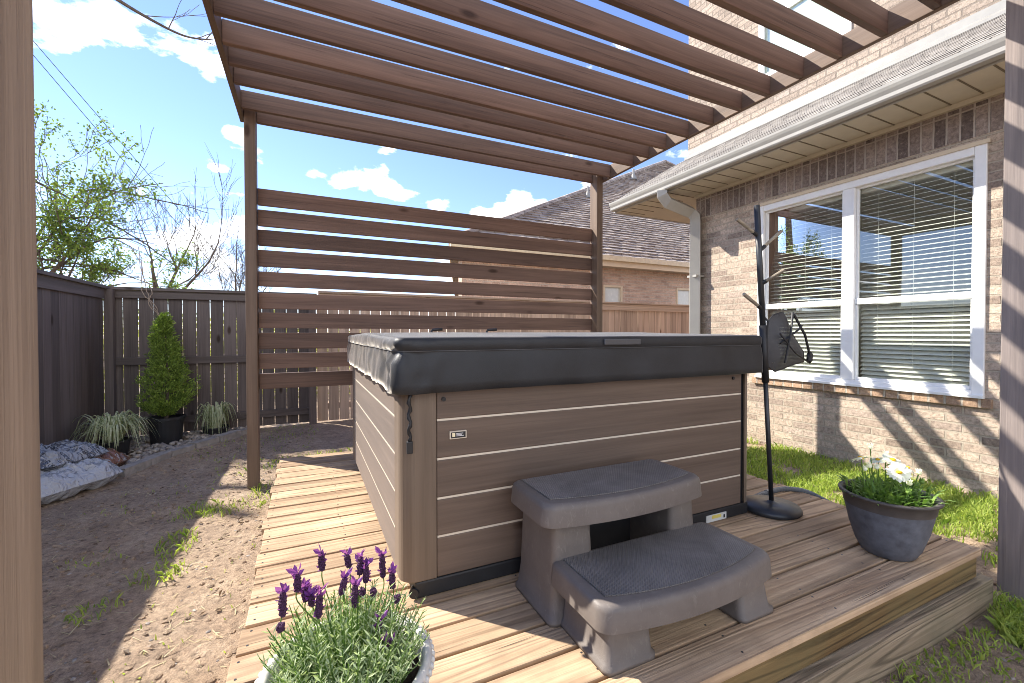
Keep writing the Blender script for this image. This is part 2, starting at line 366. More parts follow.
class MB:
    def __init__(s): s.v = []; s.f = []; s.m = []
    def add(s, vs, fs, mi=0):
        k = len(s.v); s.v += [tuple(p) for p in vs]
        for f in fs: s.f.append(tuple(i + k for i in f)); s.m.append(mi)
        return s
    def box(s, x0, x1, y0, y1, z0, z1, mi=0):
        vs = [(x, y, z) for x in (x0, x1) for y in (y0, y1) for z in (z0, z1)]
        return s.add(vs, [(0, 1, 3, 2), (4, 6, 7, 5), (0, 4, 5, 1), (2, 3, 7, 6), (0, 2, 6, 4), (1, 5, 7, 3)], mi)
    def bbox(s, x0, x1, y0, y1, z0, z1, r=.006, mi=0):
        # box with chamfered long edges (octagonal rounding on all edges)
        bm = bmesh.new(); bmesh.ops.create_cube(bm, size=1)
        for v in bm.verts: v.co = V(((x0 + x1) / 2 + v.co.x * (x1 - x0), (y0 + y1) / 2 + v.co.y * (y1 - y0), (z0 + z1) / 2 + v.co.z * (z1 - z0)))
        bmesh.ops.bevel(bm, geom=bm.edges[:], offset=r, segments=2, affect='EDGES', profile=.6)
        s.bm(bm, mi); bm.free(); return s
    def bm(s, bm, mi=0):
        bm.verts.index_update()
        return s.add([v.co for v in bm.verts], [[v.index for v in f.verts] for f in bm.faces], mi)
    def poly(s, pts, mi=0): return s.add(pts, [tuple(range(len(pts)))], mi)
    def prism(s, pts, d, mi=0):
        n = len(pts); d = V(d)
        vs = [V(p) for p in pts] + [V(p) + d for p in pts]
        fs = [tuple(range(n))[::-1], tuple(range(n, 2 * n))] + [(i, (i + 1) % n, n + (i + 1) % n, n + i) for i in range(n)]
        return s.add(vs, fs, mi)
    def tube(s, pts, rad, n=8, mi=0, cap=True):
        pts = [V(p) for p in pts]
        if not isinstance(rad, (list, tuple)): rad = [rad] * len(pts)
        vs = []; fs = []; up = None
        for i, p in enumerate(pts):
            t = (pts[min(i + 1, len(pts) - 1)] - pts[max(i - 1, 0)])
            if t.length < 1e-9: t = V((0, 0, 1))
            t.normalize()
            if up is None:
                a = V((1, 0, 0)) if abs(t.x) < .8 else V((0, 1, 0)); up = t.cross(a).normalized()
            else:
                up = (up - t * up.dot(t))
                up = up.normalized() if up.length > 1e-6 else t.orthogonal().normalized()
            w = t.cross(up)
            for k in range(n):
                a = 2 * PI * k / n; vs.append(p + (up * math.cos(a) + w * math.sin(a)) * rad[i])
        for i in range(len(pts) - 1):
            for k in range(n): fs.append((i * n + k, i * n + (k + 1) % n, (i + 1) * n + (k + 1) % n, (i + 1) * n + k))
        if cap: fs += [tuple(range(n))[::-1], tuple(range((len(pts) - 1) * n, len(pts) * n))]
        return s.add(vs, fs, mi)
    def lathe(s, prof, c, n=40, mi=0, ell=(1, 1), close=False):
        vs = []; fs = []
        for r, z in prof:
            for k in range(n):
                a = 2 * PI * k / n; vs.append((c[0] + r * ell[0] * math.cos(a), c[1] + r * ell[1] * math.sin(a), c[2] + z))
        for i in range(len(prof) - 1):
            for k in range(n): fs.append((i * n + k, i * n + (k + 1) % n, (i + 1) * n + (k + 1) % n, (i + 1) * n + k))
        if close: fs.append(tuple(range(n))[::-1]); fs.append(tuple(range((len(prof) - 1) * n, len(prof) * n)))
        return s.add(vs, fs, mi)
    def ico(s, c, r, sub=1, jit=0, mi=0):
        bm = bmesh.new(); bmesh.ops.create_icosphere(bm, subdivisions=sub, radius=1)
        rot = Matrix.Rotation(R(0, 6), 3, 'Z')
        o = V((R(0, 50), R(0, 50), R(0, 50)))
        for v in bm.verts:
            k = 1 + jit * noise.noise(v.co * 1.3 + o)
            p = V((v.co.x * r[0], v.co.y * r[1], v.co.z * r[2])) * k
            v.co = rot @ p + V(c)
        s.bm(bm, mi); bm.free(); return s
    def build(s, name, mats, parent=None, smooth=False, bevel=0, seg=2, loc=None):
        me = bpy.data.meshes.new(name)
        o0 = root_loc(parent) if loc is None else V(loc)
        me.from_pydata([tuple(V(p) - o0) for p in s.v], [], s.f)
        if not isinstance(mats, (list, tuple)): mats = [mats]
        for m in mats: me.materials.append(m)
        me.polygons.foreach_set('material_index', s.m)
        if smooth: me.polygons.foreach_set('use_smooth', [True] * len(s.f))
        me.update()
        ob = bpy.data.objects.new(name, me); col.objects.link(ob)
        if parent is not None: ob.parent = parent
        elif loc is not None: ob.location = o0
        if bevel:
            b = ob.modifiers.new('edge', 'BEVEL'); b.width = bevel; b.segments = seg; b.limit_method = 'ANGLE'; b.angle_limit = math.radians(35)
        return ob

def tag(o, label=None, cat=None, group=None, kind=None):
    if label: o['label'] = label
    if cat: o['category'] = cat
    if group: o['group'] = group
    if kind: o['kind'] = kind
    return o
def thing(name, label, cat, loc=(0, 0, 0), group=None):
    o = bpy.data.objects.new(name, None); col.objects.link(o); o.location = loc; o.empty_display_size = .2
    return tag(o, label, cat, group)

# ------------------------------------------------------------------ ground
D = .304                       # deck surface height
def gz(x, y):
    z = .022 * noise.noise(V((x * .9, y * .9, 3.1))) + .012 * abs(noise.noise(V((x * 2.0, y * 2.0, 12.1)))) + .010 * noise.noise(V((x * 3.1, y * 3.1, 7.7))) + .007 * noise.noise(V((x * 9, y * 9, 1.7))) + .006 * noise.noise(V((x * 21, y * 21, 4.4)))
    k = max(0, min(1, (x - 3.0) / .5)); z += .045 * k
    # strip beside the deck is trodden a little lower, bed at the fence a little higher
    return z - .012
def axis(a, b, st, far):
    pts = []; p = a
    while p < b: pts.append(p); p += st
    d = st; q = a
    left = []
    while q > -far: d *= 1.5; q -= d; left.append(q)
    d = st; q = pts[-1]; right = []
    while q < far: d *= 1.5; q += d; right.append(q)
    return left[::-1] + pts + right
xs = axis(-2.6, 5.2, .035, 400); ys = axis(-.3, 7.6, .035, 400)
g = MB(); nx = len(xs); ny = len(ys)
vv = []
for x in xs:
    for y in ys:
        near = -3.5 < x < 6 and -1.2 < y < 8.5
        vv.append((x, y, gz(x, y) if near else -.012))
g.add(vv, [(i * ny + j, (i + 1) * ny + j, (i + 1) * ny + j + 1, i * ny + j + 1) for i in range(nx - 1) for j in range(ny - 1)])
go = g.build('ground', M['ground'], smooth=True); tag(go, kind='structure')

# ------------------------------------------------------------------ deck
dk = thing('wooden_deck', 'low weathered timber deck with gaps between its boards under the hot tub', 'deck', (1.45, 2.5, 0))
X0, X1, Y0 = -.23, 3.105, .968
mb = MB(); y = Y0; i = 0; nails = MB()
while y < 4.2:
    x1 = X1 + R(-.012, .012); x0 = X0 + R(-.012, .012)
    if y > 2.35: x1 = min(x1, 2.72 + R(-.01, .01))
    dz = R(-.002, .002)
    cuts = [x0, x1]
    for a, b in zip(cuts[:-1], cuts[1:]): mb.bbox(a, b, y, y + .137, D - .036 + dz, D + dz, .004)
    for jx in (x0 + .03, x0 + .40, .85, 1.35, 1.9, 2.4, x1 - .05):
        for jy in (y + .03, y + .115):
            nails.lathe([(.0045, 0), (.0045, .0008), (0.0001, .0009)], (jx + R(-.006, .006), jy + R(-.006, .006), D + dz), 6)
    y += .1525; i += 1
YR = y - .0155
mb.build('deck_boards', M['deck'], dk)
tag(nails.build('nail_heads', M['blackmetal'], dk), kind='stuff')
# joists and rims
mb = MB().bbox(X0 + .03, X1 - .02, Y0 + .012, Y0 + .05, .158, D - .037, .004); mb.build('fascia_board', M['fascia'], dk)
mb = MB().bbox(X0 + .04, X1 + .060, Y0 - .026, Y0 + .048, -.04, .150, .006); mb.build('kick_board', M['kick'], dk)
mb = MB().bbox(X0 + .02, X0 + .06, Y0 + .052, YR - .03, -.02, D - .037, .004); mb.build('side_joist', M['deck'], dk)
MB().bbox(X1 - .062, X1 - .022, Y0 + .052, 2.36, -.02, D - .037, .004).build('side_joist', M['deck'], dk)
MB().bbox(X0 + .062, 2.68, YR - .07, YR - .03, -.02, D - .037, .004).build('end_joist', M['deck'], dk)
for jx in (.3, .8, 1.3, 1.8, 2.3): MB().box(jx, jx + .04, Y0 + .06, YR - .08, -.02, D - .038).build('under_joist', M['deck'], dk)

def warp(mb, ax, amt):
    # boards never lie perfectly level: tilt one end a few millimetres
    x0 = min(p[0] for p in mb.v); x1 = max(p[0] for p in mb.v); a, b = R(-amt, amt), R(-amt, amt)
    mb.v = [tuple(c + ((a + (b - a) * (p[0] - x0) / (x1 - x0)) if i == ax else 0) for i, c in enumerate(p)) for p in mb.v]
    return mb
# ------------------------------------------------------------------ pergola
pg = thing('pergola', 'dark stained timber pergola with overhead rafters and a slatted privacy screen', 'pergola', (1.45, 2.8, 0))
PZ = 3.35
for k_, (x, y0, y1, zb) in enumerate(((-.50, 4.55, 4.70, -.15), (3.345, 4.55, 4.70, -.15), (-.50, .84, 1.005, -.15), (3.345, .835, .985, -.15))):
    MB().bbox(x, x + .09, y0, y1, zb, PZ + .158, .006).build('post', M['stain_z' if k_ < 2 else ('worn_lit_z' if k_ == 2 else 'worn_grey')], pg)
for x in (-.5435, 3.4375):
    MB().bbox(x, x + .04, .55, 4.70, PZ, PZ + .16, .004).build('side_beam', M['stain_y'], pg)
for yr in (4.648, 4.40, 3.98, 3.72, 3.47, 3.17, 2.88, 2.59, 2.335, 2.07, 1.805, 1.54, 1.275, 1.01 + .06, .80, .56):
    a, b = (-.5015, 3.4355)
    if yr > 4.5: a, b = -.408, 3.343
    if .75 < yr < .81: yr = .79
    warp(MB().bbox(a, b, yr, yr + .042, PZ + .003, PZ + .155, .004), 2, .003).build('rafter', M['stain_x'], pg)
zs = [(2.758, 2.601), (2.564, 2.409), (2.369, 2.217), (2.183, 2.025), (1.98, 1.838), (1.788, 1.638), (1.601, 1.45), (1.412, 1.254), (1.222, 1.073), (1.035, .886)]
for zt, zb in zs:
    warp(MB().bbox(-.407, 3.342, 4.655, 4.695, zb + .002, zt - .002, .004), 2, .006).build('screen_slat', M['stain_x'], pg)

# ------------------------------------------------------------------ fences
def board_run(mb, a, b, along, fixed, th, z0, z1, w, gap, jit=.004):
    p = a
    while p + w <= b + .05:
        t = z1 + R(-jit, jit)
        q = min(p + w, b)
        if along == 'x': mb.box(p, q, fixed, fixed + th, z0, t)
        else: mb.box(fixed, fixed + th, p, q, z0, t)
        p += w + R(gap * .6, gap * 1.4)
fl = thing('wooden_fence', 'tall dark stained board fence running along the left of the yard', 'fence', (-2.4, 3, 0))
mb = MB(); board_run(mb, -2.0, 7.42, 'y', -2.42, .02, .02, 1.93, .155, .004); mb.build('fence_boards', M['fence_dark'], fl)
mb = MB().box(-2.396, -2.376, -2.0, 7.40, 1.86, 1.985); mb.build('top_rail', M['fence_dark_y'], fl)
mb = MB().bbox(-2.46, -2.345, -2.0, 7.40, 1.99, 2.03, .004); mb.build('fence_cap', M['fence_dark_y'], fl)
mb = MB().box(-2.47, -2.424, -2, 7.4, 1.0, 1.09).box(-2.47, -2.424, -2, 7.4, .18, .27); mb.build('back_rail', M['fence_dark_y'], fl)
fb = thing('wooden_fence', 'tall dark stained board fence behind the small potted conifer with light showing through its gaps', 'fence', (-1.2, 7.5, 0))
mb = MB(); board_run(mb, -2.40, .06, 'x', 7.50, .02, .02, 1.93, .155, .0085); mb.build('fence_boards', M['fence_dark'], fb)
for za, zb in ((1.885, 1.985), (.98, 1.085), (.15, .255)):
    MB().bbox(-2.36, .05, 7.458, 7.498, za, zb, .004).build('rail', M['fence_dark_x'], fb)
mb = MB().bbox(-2.46, .14, 7.425, 7.56, 1.99, 2.03, .004); mb.build('fence_cap', M['fence_dark_x'], fb)
MB().bbox(-2.395, -2.30, 7.36, 7.455, -.1, 1.985, .005).build('post', M['fence_dark'], fb)
MB().bbox(.02, .125, 7.36, 7.455, -.1, 1.985, .005).build('post', M['fence_dark'], fb)
fn = thing('wooden_fence', 'pale brown board fence below the neighbouring brick house', 'fence', (5, 7.5, 0))
mb = MB(); board_run(mb, .14, 11.0, 'x', 7.50, .02, .02, 1.97, .152, .010); mb.build('fence_boards', M['fence_light'], fn)
MB().bbox(.16, 11, 7.46, 7.498, 1.90, 2.035, .004).build('top_rail', M['fence_light_x'], fn)
MB().bbox(.16, 11, 7.43, 7.56, 2.04, 2.075, .004).build('fence_cap', M['fence_light_x'], fn)
MB().bbox(.16, 11, 7.524, 7.56, 1.0, 1.1, .004).bbox(.16, 11, 7.524, 7.56, .2, .3, .004).build('rail', M['fence_light_x'], fn)

# ------------------------------------------------------------------ hot tub
ht = thing('hot_tub', 'square brown panelled hot tub with cream lines standing on the deck', 'hot tub', (1.42, 2.85, D))
TX0, TX1, TY0, TY1 = .340, 2.46, 1.77, 3.90
MB().bbox(TX0 + .055, TX1 - .03, TY0 + .002, TY1 - .07, D + .0005, .3735, .008).build('base', M['black'], ht)
def rrect(x0, x1, y0, y1, r, n=8):
    pts = []
    for cx, cy, a0 in ((x1 - r, y1 - r, 0), (x0 + r, y1 - r, PI / 2), (x0 + r, y0 + r, PI), (x1 - r, y0 + r, 1.5 * PI)):
        for k in range(n + 1):
            a = a0 + PI / 2 * k / n; pts.append((cx + r * math.cos(a), cy + r * math.sin(a)))
    return pts
seam_z = [1.0375, .8725, .706, .545]
edges = [.3755] + seam_z[::-1] + [1.20]
def panel_face(name, mat, fn, length):
    p = MB()
    for a, b in zip(edges[:-1], edges[1:]): fn(p, a + (.0045 if a > .4 else 0), b - (.0045 if b < 1.15 else 0))
    po = p.build(name, mat, ht, bevel=.004)
    return po
pf = panel_face('front_panel', M['tub_panel'], lambda p, a, b: p.box(.489, 2.366, TY0 + .004, TY0 + .03, a, b), 0)
s = MB()
for z in seam_z: s.box(.491, 2.364, TY0 + .006, TY0 + .026, z - .0043, z + .0043)
s.build('accent_strip', M['strip'], pf)
pl = panel_face('side_panel', M['tub_panel_y'], lambda p, a, b: p.box(TX0 + .004, TX0 + .03, TY0 + .15, TY1 - .14, a, b), 0)
s = MB()
for z in seam_z: s.box(TX0 + .006, TX0 + .026, TY0 + .152, TY1 - .142, z - .0043, z + .0043)
s.build('accent_strip', M['strip'], pl)
panel_face('side_panel', M['tub_panel_y'], lambda p, a, b: p.box(TX1 - .03, TX1 - .004, TY0 + .15, TY1 - .14, a, b), 0)
panel_face('rear_panel', M['tub_panel'], lambda p, a, b: p.box(.489, 2.366, TY1 - .03, TY1 - .004, a, b), 0)
def corner_col(cx, cy, sx, sy, w=.152, wy=.15):
    # rounded quarter column with two returns; cx,cy is the outer corner
    r = .07; pts = [(w - .002, 0)]
    out = [V((w, 0)), V((r, 0))] + [V((r - r * math.sin(a), r - r * math.cos(a))) for a in [PI / 2 * k / 8 for k in range(1, 8)]] + [V((0, r)), V((0, wy))]
    inn = [V((.03, wy)), V((.03, .075)), V((.075, .03)), V((w, .03))]
    P = [(cx + sx * q.x, cy + sy * q.y) for q in out + inn]
    return MB().prism([(x, y, .374) for x, y in P], (0, 0, .828))
for cx, cy, sx, sy, w in ((TX0, TY0, 1, 1, .147), (TX1, TY0, -1, 1, .058), (TX0, TY1, 1, -1, .15), (TX1, TY1, -1, -1, .09)):
    corner_col(cx, cy, sx, sy, w).build('corner_column', M['tub_corner'], ht, bevel=.004)
MB().box(2.369, 2.400, TY0 + .018, TY0 + .03, .3755, 1.2).build('corner_groove', M['black'], ht)
MB().box(TX0 + .06, TX1 - .06, TY0 + .035, TY1 - .035, .42, 1.24).build('shell', M['black'], ht)
# badge
bd = MB().box(.543, .618, TY0 - .003, TY0 + .005, .953, .986).build('name_plate', M['strip'], ht, bevel=.001)
s = MB().box(.548, .613, TY0 - .0042, TY0 - .0025, .957, .982); s.build('plate_field', M['black'], bd)
s = MB().box(.553, .566, TY0 - .0056, TY0 - .0040, .963, .979); s.build('plate_emblem', plain('gold print', (.75, .68, .45), .4), bd)
s = MB()
for k, (zz, x1) in enumerate(((.9755, .602), (.9705, .596), (.9655, .605))): s.box(.571, x1, TY0 - .0056, TY0 - .0040, zz - .0012, zz + .0014)
s.build('plate_print', plain('silver print', (.6, .6, .62), .4), bd)
st = MB().box(2.07, 2.235, TY0 - .002, TY0 + .005, D + .005, .349).build('data_plate', plain('silver data plate', (.55, .55, .52), .35, .5), ht)
MB().box(2.115, 2.19, TY0 - .0035, TY0 - .0021, .326, .345).build('plate_stripe', plain('yellow print', (.62, .5, .12), .5), st)
MB().box(2.21, 2.222, TY0 - .0035, TY0 - .0021, .318, .336).build('plate_mark', M['black'], st)
# drain fitting at the near corner, screws and the cover strap
f = MB(); f.tube([(.425, TY0 + .065, .331), (.388, TY0 + .000, .331)], .021, 16); f.build('drain_fitting', M['black'], ht, smooth=False)
f = MB(); f.tube([(.408, TY0 + .035, .331), (.403, TY0 + .026, .331)], .024, 16); f.build('drain_ring', M['flash'], ht)
for sx, sz in ((.518, 1.125), (2.29, 1.135)):
    s = MB(); s.tube([(sx, TY0 - .004, sz), (sx, TY0 + .006, sz)], .009, 14); s.build('screw_cap', M['black'], ht)
for xx in (1.06, 1.62):
    s = MB(); s.tube([(xx, 4.02, .9), (xx, 4.02, 1.425), (xx + .01, 4.015, 1.438), (xx + .10, 4.0, 1.442)], [.011, .011, .012, .014], 8); s.build('cover_lifter', M['blackmetal'], ht, smooth=True)

# ------------------------------------------------------------------ hot tub cover
cv = thing('hot_tub_cover', 'padded charcoal vinyl cover with a drooping skirt lying on the hot tub', 'cover', (1.42, 2.85, 1.2))
CX0, CX1, CY0, CY1 = .313, 2.503, 1.728, 3.945
def per(r=.035, step=.012):
    pts = []
    def line(a, b):
        n = max(2, int((V(b) - V(a)).length / step))
        for k in range(n): pts.append(V(a).lerp(V(b), k / n))
    def arc(cx, cy, a0):
        n = 10
        for k in range(n): a = a0 + PI / 2 * k / n; pts.append(V((cx + r * math.cos(a), cy + r * math.sin(a))))
    x0, x1, y0, y1 = CX0, CX1, CY0, CY1
    arc(x0 + r, y0 + r, PI); line((x0 + r, y0), (x1 - r, y0)); arc(x1 - r, y0 + r, 1.5 * PI); line((x1, y0 + r), (x1, y1 - r))
    arc(x1 - r, y1 - r, 0); line((x1 - r, y1), (x0 + r, y1)); arc(x0 + r, y1 - r, PI / 2); line((x0, y1 - r), (x0, y0 + r))
    return pts
PP = per(); n = len(PP)
nrm = [((PP[(i + 1) % n] - PP[i - 1])).normalized() for i in range(n)]
nrm = [V((t.y, -t.x)) for t in nrm]
corners = [V((CX0, CY0)), V((CX0, CY1))]
def wrk(p, z):
    d = (p - V((CX0 + .02, CY0 + .02))).length
    k = max(0, 1 - d / .34) if p.x < CX0 + .16 else max(0, 1 - d / .22)
    left = 1.0 if p.x < CX0 + .02 else 0
    a = .014 * k + .008 * left + .0025
    q = V((p.x * 6 + p.y * 6, z * 16, 2.0))
    w = noise.noise(q) + .6 * noise.noise(q * 2.3 + V((5, 1, 2)))
    s = noise.noise(V(((p.x + p.y) * 22 + z * 30, z * 8, 9)))
    return a * w + .006 * k * s
def droop(p):
    d = (p - V((CX0 + .02, CY0))).length
    k = max(0, 1 - d / .45)
    left = .012 if p.x < CX0 + .05 else 0
    return -.006 * k + left * noise.noise(V((p.y * 5, 1, 1))) + .003 * noise.noise(V((p.x * 4 + p.y * 4, 0, 3)))
def ztop(p):
    return 1.386 + .022 * (1 - abs(p.y - (CY0 + CY1) / 2) / ((CY1 - CY0) / 2)) + .0025 * noise.noise(V((p.x * 3, p.y * 3, 0))) + .004 * max(0, min(1, (p.x - .4) / 2))
lv = [(1.163, .004, 0), (1.166, .010, 0), (1.20, .010, 0), (1.24, .008, 0), (1.28, .004, 0), (1.315, .0, 0), (1.3245, -.003, 0), (1.330, -.003, 0), (1.337, .002, 0), (1.355, .004, 0), (1.372, .002, 0), (1.381, -.004, 0)]
mb = MB(); rings = []
for z, off, _ in lv:
    rg = []
    for p, q in zip(PP, nrm):
        f = max(0, min(1, (1.386 - z) / .06))
        pp = p + q * (off + wrk(p, z) * (.35 + .65 * f))
        zz = z + (droop(p) * max(0, (1.32 - z) / .16) if z < 1.32 else 0)
        if z > 1.33: zz += (ztop(p) - 1.386) * (z - 1.33) / .056
        rg.append(V((pp.x, pp.y, zz)))
    rings.append(rg)
ctr = V(((CX0 + CX1) / 2, (CY0 + CY1) / 2))
for k, ss in enumerate((.988, .975, .95, .88, .75, .6, .42, .25, .1, .01)):
    rg = []
    for p in PP:
        q = ctr + (p - ctr) * ss
        if k == 0: q = p + (ctr - p).normalized() * .012
        z = ztop(q); z += -.002 if k == 0 else 0
        rg.append(V((q.x, q.y, z)))
    rings.append(rg)
mb.add([p for rg in rings for p in rg], [(i * n + j, i * n + (j + 1) % n, (i + 1) * n + (j + 1) % n, (i + 1) * n + j) for i in range(len(rings) - 1) for j in range(n)])
mb.build('padded_cover', M['vinyl'], cv, smooth=True)
h = MB().bbox(1.305, 1.53, CY0 - .018, CY0 - .004, 1.345, 1.374, .005); h.build('handle', M['vinyl_seam'], cv)
h = MB()
for i in range(0, n):
    pass
seam = [V((rings[7][i].x, rings[7][i].y, rings[7][i].z)) + V((nrm[i].x, nrm[i].y, 0)) * .0015 for i in range(n)]
h.tube(seam + [seam[0]], .0022, 5); h.build('seam_piping', M['vinyl_seam'], cv, smooth=True)
# straps with buckles
for (sx, sy, dz) in ((CX0 + .055, CY0 + .012, .20), (CX1 + .012, CY0 + .16, .30)):
    s = MB(); pts = []
    for k in range(14): pts.append((sx + .005 * math.sin(k * 1.7), sy + .004 * math.cos(k * 1.1) + (.036 if k > 1 and sx < 1 else 0) * 0, 1.17 - dz * k / 13))
    s.tube(pts, [.006 + .003 * (k % 2) for k in range(14)], 6); so = s.build('strap', M['black'], cv, smooth=True)
    MB().bbox(sx - .012, sx + .012, sy - .009, sy + .009, 1.17 - dz - .05, 1.17 - dz, .004).build('buckle', M['black'], so)

# ------------------------------------------------------------------ steps
sp = thing('spa_steps', 'taupe plastic two tread steps with ribbed grips set before the hot tub', 'steps', (1.24, 1.4, D))
def tread(x0, x1, y0, y1, z, bow, th=.085):
    pts = rrect(x0, x1, y0, y1, .042, 7)
    # the front edge bows out; the straight front run gets extra points
    k0 = min(range(len(pts)), key=lambda k: (pts[k][0] - x0 - .042) ** 2 + (pts[k][1] - y0) ** 2)
    fr = [(x0 + .042 + (x1 - x0 - .084) * k / 20, y0) for k in range(1, 20)]
    pts = pts[:k0 + 1] + fr + pts[k0 + 1:]
    pts = [(x, y - bow * (1 - ((2 * x - x0 - x1) / (x1 - x0)) ** 2) if y < (y0 + y1) / 2 else y) for x, y in pts]
    # skirted slab: wider at the bottom
    c = V(((x0 + x1) / 2, (y0 + y1) / 2)); m = MB(); nn = len(pts)
    prof = [(1.012, z - th), (1.012, z - th + .006), (1.004, z - .024), (.996, z - .010), (.980, z - .002), (.962, z), (.945, z)]
    rg = []
    for s_, zz in prof:
        for p in pts:
            q = V(p); d = q - c; ins = (s_ - 1) * .45
            dn = V((d.x / abs((x1 - x0) / 2), d.y / abs((y1 - y0) / 2)))
            rg.append((q.x + ins * max(-1, min(1, dn.x * 1.15)), q.y + ins * max(-1, min(1, dn.y * 1.15)), zz))
    fs = [(i * nn + j, i * nn + (j + 1) % nn, (i + 1) * nn + (j + 1) % nn, (i + 1) * nn + j) for i in range(len(prof) - 1) for j in range(nn)]
    fs += [tuple(range((len(prof) - 1) * nn, len(prof) * nn))]
    m.add(rg, fs)
    # inner underside
    m.add([(p[0] * .96 + c.x * .04, p[1] * .96 + c.y * .04, z - .02) for p in pts], [tuple(range(nn))[::-1]])
    m.add([(c.x + (p[0] - c.x) * 1.005, c.y + (p[1] - c.y) * 1.005, z - th) for p in pts] + [(p[0] * .96 + c.x * .04, p[1] * .96 + c.y * .04, z - .02) for p in pts], [(j, (j + 1) % nn, nn + (j + 1) % nn, nn + j) for j in range(nn)])
    gp = MB(); ins = .045
    gpts = [(x0 + ins, y1 - ins * .6), (x0 + ins, y0 + ins)] + [(x0 + ins + (x1 - x0 - 2 * ins) * k / 16, y0 + ins * .95 - bow * (1 - (2 * k / 16 - 1) ** 2)) for k in range(1, 16)] + [(x1 - ins, y0 + ins), (x1 - ins, y1 - ins * .6)]
    gp.prism([(x, y, z + .001) for x, y in gpts], (0, 0, .004))
    return m, gp
m, gp = tread(.79, 1.60, 1.385, 1.70, .765, .05); o = m.build('upper_tread', M['plastic'], sp, smooth=True); o.data.set_sharp_from_angle(angle=math.radians(50)); gp.build('grip_mat', M['grip'], o)
m, gp = tread(.835, 1.665, 1.105, 1.44, .534, .055); o = m.build('lower_tread', M['plastic'], sp, smooth=True); o.data.set_sharp_from_angle(angle=math.radians(50)); gp.build('grip_mat', M['grip'], o)
def leg(x0, x1, y0, y1, z1, fl, fside):
    # tapered box leg, flared at its foot; fside -1 left, 1 right
    m = MB(); rings = []
    for k, (zz, e) in enumerate(((D + .002, fl + .012), (D + .016, fl + .012), (D + .022, fl), (D + .10, fl * .55), (z1, 0))):
        a0 = x0 - (e if fside < 0 else e * .5); a1 = x1 + (e if fside > 0 else e * .5)
        b0 = y0 - e; b1 = y1
        r = .028
        pp = rrect(a0, a1, b0, b1, r, 4); rings.append([(x, y, zz) for x, y in pp])
    nn = len(rings[0])
    m.add([p for r_ in rings for p in r_], [(i * nn + j, i * nn + (j + 1) % nn, (i + 1) * nn + (j + 1) % nn, (i + 1) * nn + j) for i in range(len(rings) - 1) for j in range(nn)] + [tuple(range(nn))[::-1]])
    return m
leg(.850, 1.02, 1.42, 1.70, .72, .03, -1).build('rear_leg', M['plastic'], sp, smooth=True)
leg(1.44, 1.575, 1.42, 1.70, .72, .03, 1).build('rear_leg', M['plastic'], sp, smooth=True)
leg(.885, 1.05, 1.135, 1.40, .50, .022, -1).build('front_leg', M['plastic'], sp, smooth=True)
leg(1.49, 1.63, 1.125, 1.40, .50, .024, 1).build('front_leg', M['plastic'], sp, smooth=True)
MB().box(1.03, 1.43, 1.672, 1.684, D + .03, .70).build('shade_plate', M['black'], sp)  # added black plate standing in for the shade inside the hollow steps

# ------------------------------------------------------------------ towel stand with net bag, hose
ts = thing('towel_stand', 'black metal pole stand with short wooden pegs and a round base beside the hot tub', 'stand', (2.60, 1.745, D))
m = MB(); m.lathe([(.001, 0), (.158, 0), (.166, .008), (.166, .020), (.158, .034), (.05, .046), (.024, .050), (.018, .056), (.001, .058)], (2.60, 1.742, D + .003), 48); m.build('round_base', M['blackmetal'], ts, smooth=True)
pb, pt = V((2.61, 1.745, D + .05)), V((2.463, 1.752, 2.175))
def pp(z): t = (z - pb.z) / (pt.z - pb.z); return pb.lerp(pt, t)
m = MB(); m.tube([pb, pp(1.16)], .0135, 16); m.build('lower_pole', M['blackmetal'], ts, smooth=True)
m = MB(); m.tube([pp(1.10), pp(1.45)], .021, 16); m.build('pole_sleeve', M['black'], ts, smooth=True)
m = MB(); m.tube([pp(1.44), pt], .017, 16); m.build('upper_pole', M['blackmetal'], ts, smooth=True)
PEG = wood('grey peg wood', (.14, .115, .085), (.33, .28, .21), 'X', .6)
for z, dx, dy, dz in ((1.99, -.165, .02, .09), (1.90, .16, -.03, .13), (1.55, -.165, 0, .085), (1.70, .04, -.12, .075)):
    a = pp(z); m = MB(); m.tube([a, a + V((dx, dy, dz))], [.009, .011], 10); o = m.build('peg', PEG, ts)
    m = MB(); m.tube([a + V((dx, dy, dz)) * .02, a + V((dx, dy, dz)) * .25], .0125, 10); m.build('peg_socket', M['black'], o)
nb = thing('net_bag', 'grey see through net bag with black straps hanging from the pole stand', 'bag', (2.62, 1.72, 1.5))
outl = [(2.545, 1.47), (2.60, 1.515), (2.69, 1.535), (2.72, 1.50), (2.78, 1.40), (2.90, 1.28), (2.905, 1.22), (2.78, 1.20), (2.62, 1.165), (2.545, 1.20)]
m = MB()
def rib(z): return 0
cx_, cz_ = 2.68, 1.35; k = len(outl)
for side in (-1, 1):
    rg = []
    for s_ in (1, .8, .55, .3, .05):
        for x, z in outl:
            q = V((cx_ + (x - cx_) * s_, 0, cz_ + (z - cz_) * s_))
            rg.append((q.x, 1.735 + side * (.055 * (1 - s_ ** 2) + .012 * noise.noise(q * 18)), q.z))
    m.add(rg, [(i * k + j, i * k + (j + 1) % k, (i + 1) * k + (j + 1) % k, (i + 1) * k + j) for i in range(4) for j in range(k)])
m.build('net', M['net'], nb, smooth=True)
m = MB()
m.tube([(x, 1.735, z) for x, z in outl] + [(outl[0][0], 1.735, outl[0][1])], .0045, 6)
m.tube([(2.70, 1.68, 1.53), (2.66, 1.665, 1.40), (2.63, 1.68, 1.22)], .007, 6); m.tube([(2.71, 1.68, 1.52), (2.80, 1.665, 1.39), (2.88, 1.68, 1.25)], .008, 6)
